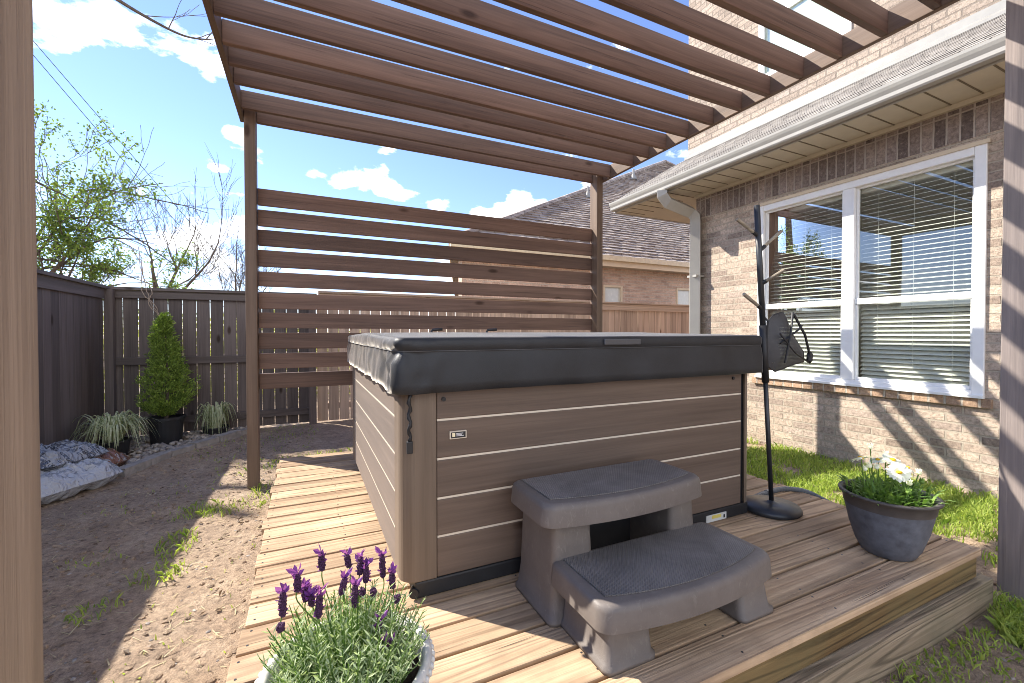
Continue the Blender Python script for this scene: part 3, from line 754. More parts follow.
m.tube([(2.60, 1.69, 1.34), (2.72, 1.66, 1.42), (2.76, 1.66, 1.45)], .006, 6); m.tube([(2.58, 1.68, 1.40), (2.70, 1.66, 1.28), (2.86, 1.68, 1.22)], .005, 6)
m.ico((2.875, 1.68, 1.25), (.03, .02, .045), 1, .3); m.tube([(2.55, 1.73, 1.47), (2.53, 1.745, 1.50), (2.51, 1.745, 1.53)], .006, 6)
m.build('straps', M['black'], nb)
hs = thing('hose', 'grey ribbed hose curving across the deck boards behind the pole stand', 'hose', (2.8, 1.9, D))
pts = []
ctrl = [(2.38, 2.02), (2.50, 1.92), (2.61, 1.885), (2.77, 1.905), (2.98, 1.905), (3.12, 1.84), (3.16, 1.72), (3.22, 1.55), (3.40, 1.42)]
def cr(P, n=12):
    out = []
    for i in range(len(P) - 1):
        p0, p1, p2, p3 = (V(P[max(0, min(len(P) - 1, i + d))]) for d in (-1, 0, 1, 2))
        for k in range(n):
            t = k / n; out.append(.5 * ((2 * p1) + (p2 - p0) * t + (2 * p0 - 5 * p1 + 4 * p2 - p3) * t * t + (3 * p1 - p0 - 3 * p2 + p3) * t ** 3))
    out.append(V(P[-1])); return out
hz = [(x, y, D + .020 if x < 3.10 else D + .02 - (x - 3.10) * .98) for x, y in ctrl]
cp = cr(hz, 14); m = MB(); m.tube(cp, [.016 + .0015 * (i % 2) for i in range(len(cp))], 10); m.build('hose_tube', M['hose'], hs)
m = MB(); m.tube([V(cp[44]), V(cp[47])], .021, 10); m.build('hose_coupling', M['flash'], hs)

# ------------------------------------------------------------------ house (right)
HX = 5.10
WY0, WY1, WZ0, WZ1 = 1.588, 3.60, .862, 2.972
hw = thing('brick_house', 'tumbled brick house wall with a wide white window beside the deck', 'house', (7, 1.5, 0))
HYE = 4.56
m = MB()
m.box(HX, HX + .22, -6, HYE, -.2, WZ0 - .085); m.box(HX, HX + .22, WY1, HYE, WZ0 - .085, 3.055); m.box(HX, HX + .22, -6, WY0, WZ0 - .085, 3.055)
m.build('wall', M['brick'], hw)
MB().box(HX - .003, HX + .22, -6, HYE, 3.055, 3.36).build('soldier_course', M['soldier'], hw)
MB().box(HX, HX + .22, WY0, WY1, WZ1 + .002, 3.054).build('lintel_course', M['soldier' if 0 else 'brick'], hw)
MB().bbox(HX - .035, HX + .215, WY0 - .05, WY1 + .05, WZ0 - .083, WZ0 - .006, .006).build('brick_sill', M['rowlock'], hw)
m = MB().box(HX + .22, 11, HYE - .22, HYE, -.2, 3.36).box(10.8, 11, -6, HYE - .22, -.2, 3.36).box(HX + .22, 10.8, -6, -5.8, -.2, 3.36); m.build('wall', M['brick_x'], hw)
# interior seen through the blinds
m = MB().box(6.75, 6.8, -1, 4.3, 0, 3.1).box(HX + .23, 6.75, 4.25, 4.3, 0, 3.1).box(HX + .23, 6.75, -1, -.95, 0, 3.1).box(HX + .23, 6.75, -.95, 4.25, -.02, .0).box(HX + .23, 6.75, -.95, 4.25, 3.1, 3.12)
m.build('interior_wall', M['room'], hw)
MB().bbox(6.70, 6.745, 2.75, 3.55, .95, 2.0, .01).build('interior_cabinet', M['blind'], hw)
# soffit, gutter, lower roof
EX, EY = 4.555, 5.72
m = MB().box(EX + .02, HX - .005, -6, EY, 3.378, 3.392); m.box(HX - .005, 6.4, HYE + .003, EY, 3.378, 3.392)
m.build('soffit', M['soffit'], hw)
m = MB()
p = -1.0
while p < EY - .05:
    m.box(EX + .022, HX - .008, p, p + .012, 3.3735, 3.3775); p += .20
m.build('soffit_seams', plain('soffit groove', (.16, .13, .085), .8), hw)
MB().box(HX - .045, HX - .004, -6, HYE - .01, 3.335, 3.3765).build('frieze_board', M['soffit'], hw)
MB().box(EX, EX + .02, -6, EY, 3.37, 3.53).box(EX, 6.4, EY, EY + .02, 3.37, 3.53).build('fascia', M['gutter'], hw)
gp_ = [(EX - .002, 3.50), (EX - .002, 3.385), (EX - .075, 3.385), (EX - .085, 3.40), (EX - .088, 3.43), (EX - .105, 3.46), (EX - .115, 3.485), (EX - .118, 3.505), (EX - .108, 3.508), (EX - .105, 3.49), (EX - .01, 3.395)]
m = MB().prism([(x, -6, z) for x, z in gp_], (0, 6 + EY, 0)); go_ = m.build('gutter', M['gutter'], hw)
m = MB(); m.tube([(EX - .05, 4.62, 3.39), (EX - .05, 4.62, 3.33), (EX + .02, 4.60, 3.24), (HX - .14, 4.54, 3.13), (HX - .09, 4.50, 3.06), (HX - .08, 4.50, 2.98), (HX - .08, 4.50, .2), (HX - .06, 4.50, .12), (HX - .16, 4.50, .06)], .10, 4)
dso = m.build('downspout', M['gutter'], hw, bevel=.006)
MB().box(HX - .155, HX - .002, 4.42, 4.58, 2.2, 2.23).build('strap', M['gutter'], dso)
# lower roof slab, up to the upper wall
UX = 6.0
rz0, rz1 = 3.50, 4.40
m = MB().prism([(EX - .03, -6, rz0), (EX - .03, -6, rz0 + .03), (UX, -6, rz1 + .03), (UX, -6, rz1)], (0, 6 + EY, 0)); m.build('roof', M['shingle_own'], hw)
# shingle course butts as thin real steps
m = MB(); k = 0
Lr = math.hypot(UX - EX + .03, rz1 - rz0); d = V((UX - EX + .03, 0, rz1 - rz0)).normalized(); nn_ = V((-d.z, 0, d.x))
t = 0
while t < Lr - .13:
    a = V((EX - .032, 0, rz0 + .03)) + d * t; b = a + d * .135
    m.prism([(a.x, -6, a.z + .001), tuple(V((a.x, -6, a.z)) + nn_ * .010), tuple(V((b.x, -6, b.z)) + nn_ * .003), (b.x, -6, b.z + .001)], (0, 6 + EY, 0)); t += .125
m.build('shingle_course', M['shingle_own'], hw)
m = MB().prism([(EX - .03, EY - .002, rz0), (UX, EY - .002, rz1), (UX, EY - .002, 3.393), (EX + .02, EY - .002, 3.393)], (0, .02, 0)); m.build('roof_end', M['gutter'], hw)
m = MB().prism([(UX - .10, -6, rz1 - .02), (UX - .10, -6, rz1 + .012), (UX - .012, -6, rz1 + .075), (UX - .012, -6, rz1 + .16), (UX, -6, rz1 + .16), (UX, -6, rz1)], (0, 6 + 5.54, 0)); m.build('flashing', M['flash'], hw)
# upper storey
UY = 5.55
uw = [(3.10, 4.21)]
m = MB().box(UX, UX + .22, -6, 3.05, 3.42, 8.2).box(UX, UX + .22, 4.25, UY, 3.42, 8.2).box(UX, UX + .22, 3.05, 4.25, 3.42, 5.05).box(UX, UX + .22, 3.05, 4.25, 6.75, 8.2)
m.build('wall', M['brick_up'], hw)
MB().box(UX + .22, 11, UY - .22, UY, 3.42, 8.2).box(10.8, 11, -6, UY - .22, 3.42, 8.2).build('wall', M['brick_x'], hw)
w = MB().box(UX - .02, UX + .06, 3.052, 3.13, 5.052, 6.748).box(UX - .02, UX + .06, 4.17, 4.248, 5.052, 6.748).box(UX - .02, UX + .06, 3.13, 4.17, 5.052, 5.13).box(UX - .02, UX + .06, 3.13, 4.17, 6.67, 6.748).box(UX, UX + .05, 3.13, 4.17, 5.86, 5.92)
wo = w.build('window', M['white_vinyl'], hw, bevel=.004)
MB().box(UX + .02, UX + .026, 3.13, 4.17, 5.13, 5.86).box(UX + .02, UX + .026, 3.13, 4.17, 5.92, 6.67).build('pane', M['glass_clear'], wo)
MB().box(UX + .034, UX + .040, 3.132, 4.168, 5.132, 6.668).build('shade', M['white_vinyl'], wo)
m = MB(); rr = [(UX - .45, UY + .45), (UX - .45, -6.45), (11.45, -6.45), (11.45, UY + .45)]
m.add([(x, y, 8.2) for x, y in rr] + [(8.5, 2.8, 10.2), (8.5, -3.6, 10.2)], [(0, 1, 5, 4), (1, 2, 5), (2, 3, 4, 5), (3, 0, 4), (3, 2, 1, 0)]); m.build('roof', M['shingle_own'], hw)
# the wide window
win = MB(); fx0, fx1 = HX - .022, HX + .09
ymid = 2.602
win.box(fx0, fx1, WY0, WY0 + .075, WZ0, WZ1); win.box(fx0, fx1, WY1 - .075, WY1, WZ0, WZ1)
win.box(fx0, fx1, WY0 + .075, WY1 - .075, WZ1 - .075, WZ1); win.box(fx0, fx1, WY0 + .075, WY1 - .075, WZ0, WZ0 + .06)
win.box(fx0 + .003, fx1, ymid - .055, ymid + .055, WZ0 + .06, WZ1 - .075)
wo = win.build('window', M['white_vinyl'], hw, bevel=.005)
MB().box(fx0 - .012, fx0 - .001, WY0 - .02, WY1 + .02, WZ1 - .004, WZ1 + .03).build('head_trim', M['trimtan'], wo)
MB().bbox(HX - .06, HX - .023, WY0 - .01, WY1 + .01, WZ0 - .004, WZ0 + .022, .004).build('sill', M['white_vinyl'], wo)
for a, b in ((WY0 + .075, ymid - .055), (ymid + .055, WY1 - .075)):
    z0, z1, zm = WZ0 + .06, WZ1 - .075, 1.728
    sh = MB().box(HX + .005, HX + .06, a + .001, b - .001, zm - .03, zm + .03)
    sh.box(HX + .02, HX + .05, a + .001, a + .022, zm + .031, z1).box(HX + .02, HX + .05, b - .022, b - .001, zm + .031, z1).box(HX + .012, HX + .05, a + .001, a + .022, z0, zm - .031).box(HX + .012, HX + .05, b - .022, b - .001, z0, zm - .031)
    sh.box(HX + .012, HX + .05, a + .022, b - .022, z0, z0 + .03).box(HX + .02, HX + .05, a + .022, b - .022, z1 - .022, z1)
    sh.build('sash', M['white_vinyl'], wo, bevel=.003)
    MB().add([(HX + .035, a, zm + .03), (HX + .035, b, zm + .03), (HX + .035, b, z1), (HX + .035, a, z1)], [(0, 1, 2, 3)]).add([(HX + .028, a, z0), (HX + .028, b, z0), (HX + .028, b, zm - .03), (HX + .028, a, zm - .03)], [(0, 1, 2, 3)]).build('pane', M['glass'], wo)
    bl = MB(); z = z0 + .03
    while z < z1 - .06:
        tl = .017 if z < 1.70 else .0075
        bl.add([(HX + .095, a + .012, z - tl), (HX + .145, a + .012, z + tl), (HX + .145, b - .012, z + tl), (HX + .095, b - .012, z - tl), (HX + .0955, a + .012, z - tl + .003), (HX + .1455, a + .012, z + tl + .003), (HX + .1455, b - .012, z + tl + .003), (HX + .0955, b - .012, z - tl + .003)], [(0, 3, 2, 1), (4, 5, 6, 7), (0, 4, 7, 3), (1, 2, 6, 5), (0, 1, 5, 4), (3, 7, 6, 2)])
        z += .044
    bl.box(HX + .093, HX + .15, a + .01, b - .01, z1 - .055, z1 - .005)
    for cy in (a + .16, (a + b) / 2, b - .16): bl.tube([(HX + .093, cy, z0), (HX + .093, cy, z1 - .03)], .0016, 4)
    bl.build('blind', M['blind'], wo)

# ------------------------------------------------------------------ neighbour house
nh = thing('brick_house', 'neighbouring brick house with a steep brown shingle roof beyond the rear fence', 'house', (8, 13, 0))
NY = 9.6; NX0 = 3.25; NXE = 26
nw = [(7.26, 7.92, 2.0, 2.73), (9.92, 10.60, 2.0, 2.76)]
m = MB(); px = NX0
for (a, b, z0, z1) in nw:
    m.box(px, a, NY, NY + .25, -.2, 3.2); m.box(a, b, NY, NY + .25, -.2, z0); m.box(a, b, NY, NY + .25, z1, 3.2); px = b
m.box(px, NXE, NY, NY + .25, -.2, 3.2)
m.build('wall', brickmat('neighbour brick', (.62, .45, .35), (.46, .33, .26), (.62, .54, .45), 'XZ'), nh)
MB().prism([(NX0, NY + .25, -.2), (NX0 + .25, NY + .25, -.2), (8.3, 24, -.2), (8.05, 24, -.2)], (0, 0, 3.4)).box(NXE - .25, NXE, NY + .25, 24, -.2, 3.2).box(8.31, NXE - .25, 23.7, 24, -.2, 3.2).build('wall', M['brick'], nh)
for (a, b, z0, z1) in nw:
    w = MB().box(a + .002, a + .06, NY - .02, NY + .1, z0 + .002, z1 - .002).box(b - .06, b - .002, NY - .02, NY + .1, z0 + .002, z1 - .002).box(a + .06, b - .06, NY - .02, NY + .1, z1 - .06, z1 - .002).box(a + .06, b - .06, NY - .02, NY + .1, z0 + .002, z0 + .06)
    wo = w.build('window', M['trimtan'], nh); MB().box(a + .06, b - .06, NY + .04, NY + .05, z0 + .06, z1 - .06).build('pane', plain('frosted pale pane', (.6, .62, .58), .25, .6, .05), wo)
ec = V((2.83, 9.2, 3.40)); pk = V((17.95, 18.2, 10.85)); 
m = MB()
EX2 = 26.4; 
A, B, C_, Dd = V((2.83, 9.2, 3.42)), V((EX2, 9.2, 3.42)), V((EX2, 24.4, 3.42)), V((7.9, 24.4, 3.42))
P1, P2 = pk, V((19.4, 18.6, 10.85))
m.add([A, B, C_, Dd, P1, P2], [(0, 1, 5, 4), (1, 2, 5), (2, 3, 4, 5), (3, 0, 4), (3, 2, 1, 0)])
ro = m.build('roof', M['shingle_nb'], nh)
# shingle courses: thin stepped butts on the face towards the yard, with raised tabs
m = MB(); K = 70
Lp = A; 
for k in range(K):
    t0, t1 = k / K, (k + 1.12) / K
    l0, r0 = A.lerp(P1, t0), B.lerp(P2, t0); l1, r1 = A.lerp(P1, min(1, t1)), B.lerp(P2, min(1, t1))
    off = V((0, -.026, .024))
    a_, b_, c_, d_ = l0 + off, r0 + off, r1 + off * .15, l1 + off * .15
    m.add([l0 + V((0, -.004, 0)), r0 + V((0, -.004, 0)), a_, b_, c_, d_], [(0, 1, 3, 2), (2, 3, 4, 5)])
    x = l0.x + R(0, .3)
    while x < min(r0.x, 19):
        w_ = R(.14, .42)
        s0 = (x - l0.x) / (r0.x - l0.x)
        if s0 > 0 and x + w_ < r0.x:
            f0 = l0.lerp(r0, s0); f1 = V((f0.x + w_, f0.y, f0.z)); dd = (l1 - l0).dot(V((0, 1, 0))); up = V((0, (l1 - l0).y, (l1 - l0).z))
            o1 = V((0, -.034, .029)); o2 = V((0, -.006, .005))
            m.add([f0 + o2, f1 + o2, f0 + o1, f1 + o1, f1 + up + o2, f0 + up + o2], [(0, 1, 3, 2), (2, 3, 4, 5)])
        x += w_ + R(.1, .4)
m.build('shingle_course', M['shingle_nb'], ro)
m = MB(); m.tube([A + V((0, 0, .03)), P1 + V((0, 0, .06))], .09, 6); m.tube([P1 + V((0, 0, .06)), P2 + V((0, 0, .06))], .09, 6); m.build('ridge_cap', M['shingle_nb'], ro)
for t, hh, rr_ in ((.35, .45, .03), (.62, .5, .05)):
    b0 = A.lerp(P1, t + .01) + V((.45, -.05, -.1)); m = MB(); m.tube([b0, b0 + V((0, 0, hh))], rr_, 8); m.lathe([(rr_ * 3, 0), (rr_ * 1.4, .22)], b0 + V((0, 0, .05)), 10); m.build('vent_pipe', M['flash'], ro)
MB().box(2.83, EX2, 9.18, 9.2, 3.16, 3.42).prism([(2.81, 9.201, 3.16), (2.83, 9.201, 3.16), (7.9, 24.4, 3.16), (7.88, 24.4, 3.16)], (0, 0, .26)).build('fascia', M['trimtan'], nh)
MB().box(2.83, EX2, 9.08, 9.18, 3.30, 3.42).build('gutter', plain('tan gutter', (.62, .53, .36), .5), nh)
MB().box(2.84, EX2, 9.2, NY - .002, 3.19, 3.205).build('soffit', M['soffit'], nh)

# ------------------------------------------------------------------ plants
def quad_leaf(m, p, d, up, ln, w, mi=0, bend=0):
    d = d.normalized(); s = d.cross(up)
    s = s.normalized() if s.length > 1e-4 else V((1, 0, 0))
    nn = s.cross(d)
    mid = p + d * ln * .5 + nn * bend * ln; tip = p + d * ln
    m.add([p, mid - s * w / 2, tip, mid + s * w / 2], [(0, 1, 2, 3)], mi)

def rnd_dir(zmin=-1):
    while True:
        v = V((R(-1, 1), R(-1, 1), R(-1, 1)))
        if .1 < v.length < 1 and v.z / v.length > zmin: return v.normalized()

# potted conifer
ax_, ay_ = -1.66, 6.98
ab = thing('potted_conifer', 'small cone shaped arborvitae in a black nursery pot at the dark fence', 'potted plant', (ax_, ay_, 0))
m = MB(); m.lathe([(.001, .0), (.16, .0), (.19, .30), (.205, .30), (.205, .335), (.185, .335), (.17, .30), (.001, .30)], (ax_, ay_, 0), 32); m.build('pot', M['black'], ab, smooth=False)
m = MB(); m.tube([(ax_, ay_, .29), (ax_ + .02, ay_, .8), (ax_, ay_, 1.55)], [.025, .018, .005], 6); m.build('trunk', M['bark'], ab)
m = MB()
def arb_r(t): return .265 * (min(1, t / .18) ** .6) * (1 - t) ** .8 * 1.22 + .015
for i in range(1050):
    t = random.random() ** 1.25; a = R(0, 2 * PI)
    lump = 1 + .42 * noise.noise(V((math.cos(a) * 1.6, math.sin(a) * 1.6, t * 7)))
    r = arb_r(t) * lump * (R(.5, 1.05) if random.random() < .8 else R(.15, .5))
    p = V((ax_ + math.cos(a) * r + .02 * math.sin(t * 6), ay_ + math.sin(a) * r, .36 + t * 1.27))
    outd = V((math.cos(a), math.sin(a), R(.8, 2.6))).normalized()
    for k in range(R(7, 12).__int__()):
        dd = (outd + rnd_dir() * .75).normalized(); q = p + rnd_dir() * .03
        ln = R(.035, .07); side = outd.cross(V((0, 0, 1))).normalized() if abs(outd.z) < .99 else V((1, 0, 0))
        quad_leaf(m, q, dd, rnd_dir(), ln, R(.008, .014), 0, R(-.1, .1))
        quad_leaf(m, q + dd * ln * .4, (dd + rnd_dir() * .6), rnd_dir(), ln * .6, .008)
m.build('foliage', M['arb'], ab)

# variegated grasses
def sedge(cx, cy, hpot, rad, hgt, label, n):
    t = thing('ornamental_grass', label, 'plant', (cx, cy, 0), 'variegated grasses in the stone bed')
    m = MB(); m.lathe([(.001, 0), (.13, 0), (.155, hpot), (.165, hpot), (.165, hpot + .02), (.15, hpot + .02), (.14, hpot - .03), (.001, hpot - .03)], (cx, cy, 0), 24); m.build('pot', M['black'], t)
    m = MB()
    for i in range(n):
        a = R(0, 2 * PI); ln = R(.65, 1.0) * rad * 1.55; h = hgt * R(.55, 1.05)
        b = V((cx + math.cos(a) * R(0, .07), cy + math.sin(a) * R(0, .07), hpot - .02)); dr = V((math.cos(a), math.sin(a), 0)); sd = V((-dr.y, dr.x, 0))
        reach = R(.35, 1.0) * rad; drop = R(.3, 1.35); tw = R(-.15, .15)
        P = []
        for k in range(8):
            s = k / 7
            P.append(b + dr * reach * (s ** .9) + sd * tw * s * s * rad + V((0, 0, h * (1 - (1 - s * 1.7) ** 2) if s < .59 else h * (1 - ((s - .59) / .41) ** 1.6 * drop))))
        for k in range(7):
            w0 = .0105 * (1 - k / 7) ** .5; w1 = .0105 * (1 - (k + 1) / 7) ** .5 if k < 6 else .0008
            for (e0, e1, mi) in ((-1, -.45, 1), (-.45, .45, 0), (.45, 1, 1)):
                m.add([P[k] + sd * w0 * e0, P[k] + sd * w0 * e1, P[k + 1] + sd * w1 * e1, P[k + 1] + sd * w1 * e0], [(0, 1, 2, 3)], mi)
    m.build('blades', [M['carex'], M['carex_edge']], t)
sedge(-2.02, 6.42, .17, .40, .33, 'arching cream edged grass in a black pot beside the plastic bags', 190)
sedge(-1.16, 7.18, .10, .25, .36, 'small cream edged grass tuft to the right of the potted conifer', 130)

# dry vine stem on the fence
vn = thing('dry_vine', 'thin leafless pale vine stem dangling over the dark rear fence', 'vine', (-2.0, 7.4, 1.2))
m = MB()
for o in range(3):
    base = [V((-1.70 + .02 * o, 7.38, 1.35 + .1 * o)), V((-1.80, 7.38, 1.62)), V((-1.93 + .03 * o, 7.38, 1.80)), V((-1.90 - .05 * o, 7.39, 1.98)), V((-2.02, 7.42, 2.25 + .1 * o)), V((-2.06 - .1 * o, 7.5, 2.6))]
    pts = cr(base, 6); pts = [p + rnd_dir() * .008 for p in pts]; m.tube(pts, [.007 - .003 * i / len(pts) for i in range(len(pts))], 5)
m.build('stem', M['twig'], vn)

# lavender planter
lx, ly, lzr = .085, 1.10, .615
lv_ = thing('lavender_planter', 'white glazed planter full of grey green lavender with purple flower spikes', 'potted plant', (lx, ly, D))
m = MB(); m.lathe([(.001, .002), (.125, .002), (.13, .012), (.150, .10), (.172, .22), (.178, .265), (.190, .272), (.197, .285), (.197, .303), (.190, .311), (.180, .311), (.172, .30), (.168, .25), (.001, .25)], (lx, ly, D), 64); po = m.build('pot', M['whitepot'], lv_, smooth=True)
m = MB()
for k in range(60):
    a = 2 * PI * k / 60; m.ico((lx + .1985 * math.cos(a), ly + .1985 * math.sin(a), D + .294), (.007, .007, .011), 1)
m.build('rope_rim', M['whitepot'], po, smooth=True)
m = MB(); m.lathe([(.168, .262), (.10, .270), (.001, .272)], (lx, ly, D), 24); m.build('soil', M['soil'], lv_)
m = MB(); stems = MB()
tips = []
for i in range(330):
    a = R(0, 2 * PI); rr = math.sqrt(random.random()); b = V((lx + math.cos(a) * rr * .13, ly + math.sin(a) * rr * .13, lzr - .05))
    hh = R(.09, .225) * (1 - .35 * rr * rr) * (1 + .35 * noise.noise(V((math.cos(a) * rr * 2.6, math.sin(a) * rr * 2.6, 4)))); tip = b + V((math.cos(a) * rr * .06 + R(-.015, .015), math.sin(a) * rr * .06 + R(-.015, .015), hh * .9))
    mid = b.lerp(tip, .5) + V((math.cos(a), math.sin(a), 0)) * -.008
    stems.tube([b, mid, tip], [.0022, .0018, .001], 4, cap=False); tips.append(tip)
    nl = 17
    for k in range(nl):
        s = .2 + .8 * k / nl; p = b.lerp(mid, s * 2) if s < .5 else mid.lerp(tip, s * 2 - 1)
        dd = (V((math.cos(k * 2.4 + i), math.sin(k * 2.4 + i), R(.5, 1.3)))).normalized()
        quad_leaf(m, p, dd, rnd_dir(), R(.016, .032), R(.0032, .005), 0, R(-.08, .12))
m.build('foliage', M['lav_leaf'], lv_); stems.build('stems', M['daisy_leaf'], lv_)
def lav_spike(x, y, z, tilt, ln, petals):
    pq = MB(); m = MB(); b = V((x, y, z)); ax = V((tilt[0], tilt[1], 1)).normalized(); pts = []; rad = []
    s1 = ax.orthogonal().normalized(); s2 = ax.cross(s1)
    st = MB(); q0 = V((x + (lx - x) * .5, y + (ly - y) * .5, lzr + .02)); st.tube(cr([q0, q0.lerp(b, .4) + V((R(-.012, .012), R(-.012, .012), 0)), b - ax * .03 + V((R(-.004, .004), R(-.004, .004), 0)), b], 4), .0016, 5); 
    for r_ in range(int(ln / .0048)):
        t = r_ * .0048 / ln; rr = .0088 * (math.sin(PI * min(1, .16 + t * .84)) ** .5)
        for k in range(7):
            a = 2 * PI * (k + .5 * (r_ % 2)) / 7; c = b + ax * ln * t + (s1 * math.cos(a) + s2 * math.sin(a)) * rr * .6
            m.ico(c + rnd_dir() * .0012, (R(.0034, .005), R(.0034, .005), R(.003, .0048)), 1, .35)
            if petals and random.random() < .16: quad_leaf(pq, c, (s1 * math.cos(a) + s2 * math.sin(a) + ax * R(0, .8)), rnd_dir(), R(.007, .013), R(.004, .006), 0, .15)
    o = m.build('flower_spike', M['lav_spike'], lv_)
    st.build('flower_stem', M['daisy_leaf'], o)
    if petals:
        q = pq; top = b + ax * ln
        for k in range(petals):
            a = 2 * PI * k / petals + R(-.4, .4); dd = (ax * R(.5, 1.0) + (s1 * math.cos(a) + s2 * math.sin(a)) * R(.4, .9)).normalized()
            p0 = top - ax * R(0, .014); ln2 = R(.018, .030); w = R(.007, .011); side = dd.cross(rnd_dir()).normalized(); nn2 = side.cross(dd)
            q.add([p0 - side * w * .25, p0 + side * w * .25, p0 + dd * ln2 * .6 + side * w * .6 + nn2 * .003, p0 + dd * ln2, p0 + dd * ln2 * .6 - side * w * .6 + nn2 * .003], [(0, 1, 2, 3, 4)])
        q.build('petals', M['lav_petal'], o)
LS = [(0.031, 1.21, 0.795, -0.001, 0.047, 6), (0.097, 1.228, 0.779, -0.005, 0.039, 5), (0.122, 1.204, 0.764, 0.003, 0.047, 7), (0.182, 1.209, 0.742, 0.0, 0.068, 8), (0.204, 1.185, 0.718, -0.002, 0.055, 7), (-0.025, 1.156, 0.784, 0.001, 0.048, 6), (0.072, 1.147, 0.757, 0.014, 0.049, 8), (0.105, 1.151, 0.713, -0.004, 0.062, 8), (0.02, 1.106, 0.738, -0.001, 0.062, 8), (-0.055, 1.107, 0.761, 0.001, 0.062, 6), (-0.007, 1.171, 0.747, -0.002, 0.04, 11), (-0.057, 1.083, 0.742, -0.002, 0.023, 0), (0.15, 1.093, 0.67, 0.005, 0.043, 3), (0.167, 1.05, 0.661, 0.002, 0.014, 7), (0.123, 1.168, 0.727, 0.0, 0.021, 0), (0.148, 1.148, 0.732, 0.0, 0.023, 0), (0.209, 1.152, 0.695, 0.0, 0.024, 0), (0.006, 1.157, 0.741, -0.002, 0.035, 8), (0.136, 1.194, 0.747, 0.005, 0.049, 7)]
for x, y, z, dx, dz, p in LS: lav_spike(x, y, z, (dx / dz + R(-.08, .08), R(-.25, .15)), dz * .92, p)

# daisy planter
dx_, dy_ = 2.628, 1.155
dp = thing('daisy_planter', 'dark grey rounded planter with white daisies on the deck corner', 'potted plant', (dx_, dy_, D))
m = MB(); m.lathe([(.001, .002), (.100, .002), (.108, .008), (.130, .05), (.157, .14), (.172, .215), (.177, .240)], (dx_, dy_, D), 56); po = m.build('pot', M['slate'], dp, smooth=True)
m = MB(); m.lathe([(.1785, .236), (.186, .283), (.199, .288), (.202, .296), (.198, .302), (.182, .300), (.172, .285), (.167, .25)], (dx_, dy_, D), 56); m.build('rim', M['slate_rim'], po, smooth=True)
m = MB(); m.lathe([(.170, .25), (.1, .258), (.001, .26)], (dx_, dy_, D), 24); m.build('soil', M['soil'], dp)
m = MB()
for i in range(330):
    a = R(0, 2 * PI); rr = math.sqrt(random.random()) * .165; b = V((dx_ + math.cos(a) * rr, dy_ + math.sin(a) * rr, D + .26))
    dd = V((math.cos(a) * R(.1, .8) + R(-.4, .4), math.sin(a) * R(.1, .8) + R(-.4, .4), R(.35, 1.2))).normalized(); ln = R(.05, .11); w = R(.010, .02)
    sd = dd.cross(V((0, 0, 1))); sd = sd.normalized() if sd.length > .01 else V((1, 0, 0)); nn2 = sd.cross(dd)
    P = [b, b + dd * ln * .35 + nn2 * .012, b + dd * ln * .7 + nn2 * .012, b + dd * ln - nn2 * .006]
    W = [w * .25, w * .7, w, .001]
    for k in range(3): m.add([P[k] - sd * W[k] / 2, P[k] + sd * W[k] / 2, P[k + 1] + sd * W[k + 1] / 2, P[k + 1] - sd * W[k + 1] / 2], [(0, 1, 2, 3)])
m.build('foliage', M['daisy_leaf'], dp)
def daisy(x, y, z, ax, r, n):
    ax = V(ax).normalized(); c = V((x, y, z)); s1 = ax.orthogonal().normalized(); s2 = ax.cross(s1)
    st = MB(); b0 = V((x * .75 + dx_ * .25, y * .75 + dy_ * .25, D + .25)); st.tube([b0, b0.lerp(c, .6) + V((.006, .004, 0)), c - ax * .004], [.0032, .003, .0026], 6)
    for k in range(7):
        p = b0.lerp(c, R(.25, .75)); quad_leaf(st, p, V((R(-1, 1), R(-1, 1), R(.2, 1))), rnd_dir(), R(.025, .04), .008)
    if r > 0:
        q = MB()
        for k in range(n):
            a = 2 * PI * k / n + R(-.08, .08); d = (s1 * math.cos(a) + s2 * math.sin(a)); sd = ax.cross(d); dr = R(-.25, .08); ln = r * R(.88, 1.05); w = r * .30
            p = [c + d * r * .18, c + d * ln * .45 + ax * .004, c + d * ln * .85 + ax * dr * ln * .4, c + d * ln + ax * dr * ln * .7]
            W = [w * .4, w, w * .95, w * .35]
            for j in range(3): q.add([p[j] - sd * W[j] / 2, p[j] + sd * W[j] / 2, p[j + 1] + sd * W[j + 1] / 2, p[j + 1] - sd * W[j + 1] / 2], [(0, 1, 2, 3)])
        o = q.build('flower', M['petal'], dp); st.build('flower_stem', M['daisy_leaf'], o)
        y_ = MB(); y_.ico(c + ax * .003, (r * .26, r * .26, r * .16), 2, .1); y_.build('flower_centre', M['yolk'], o, smooth=True)
    else:
        q = MB(); q.ico(c, (.012, .012, .011), 2, .2)
        for k in range(8):
            a = 2 * PI * k / 8; quad_leaf(q, c + V((math.cos(a) * .008, math.sin(a) * .008, .002)), V((math.cos(a) * .3, math.sin(a) * .3, 1)), V((math.cos(a), math.sin(a), 0)), .018, .009)
        o = q.build('flower_bud', M['petal' if r == 0 else 'daisy_leaf'], dp); st.build('flower_stem', M['daisy_leaf'], o)
daisy(2.60, 1.10, .725, (-.75, -.6, .5), .05, 20); daisy(2.655, 1.15, .765, (-.1, -.5, 1), .05, 20); daisy(2.70, 1.11, .73, (.3, -.5, .9), .042, 18)
daisy(2.505, 1.215, .775, (.1, .45, .9), .05, 20); daisy(2.63, 1.20, .755, (-.3, .2, 1), .04, 18)
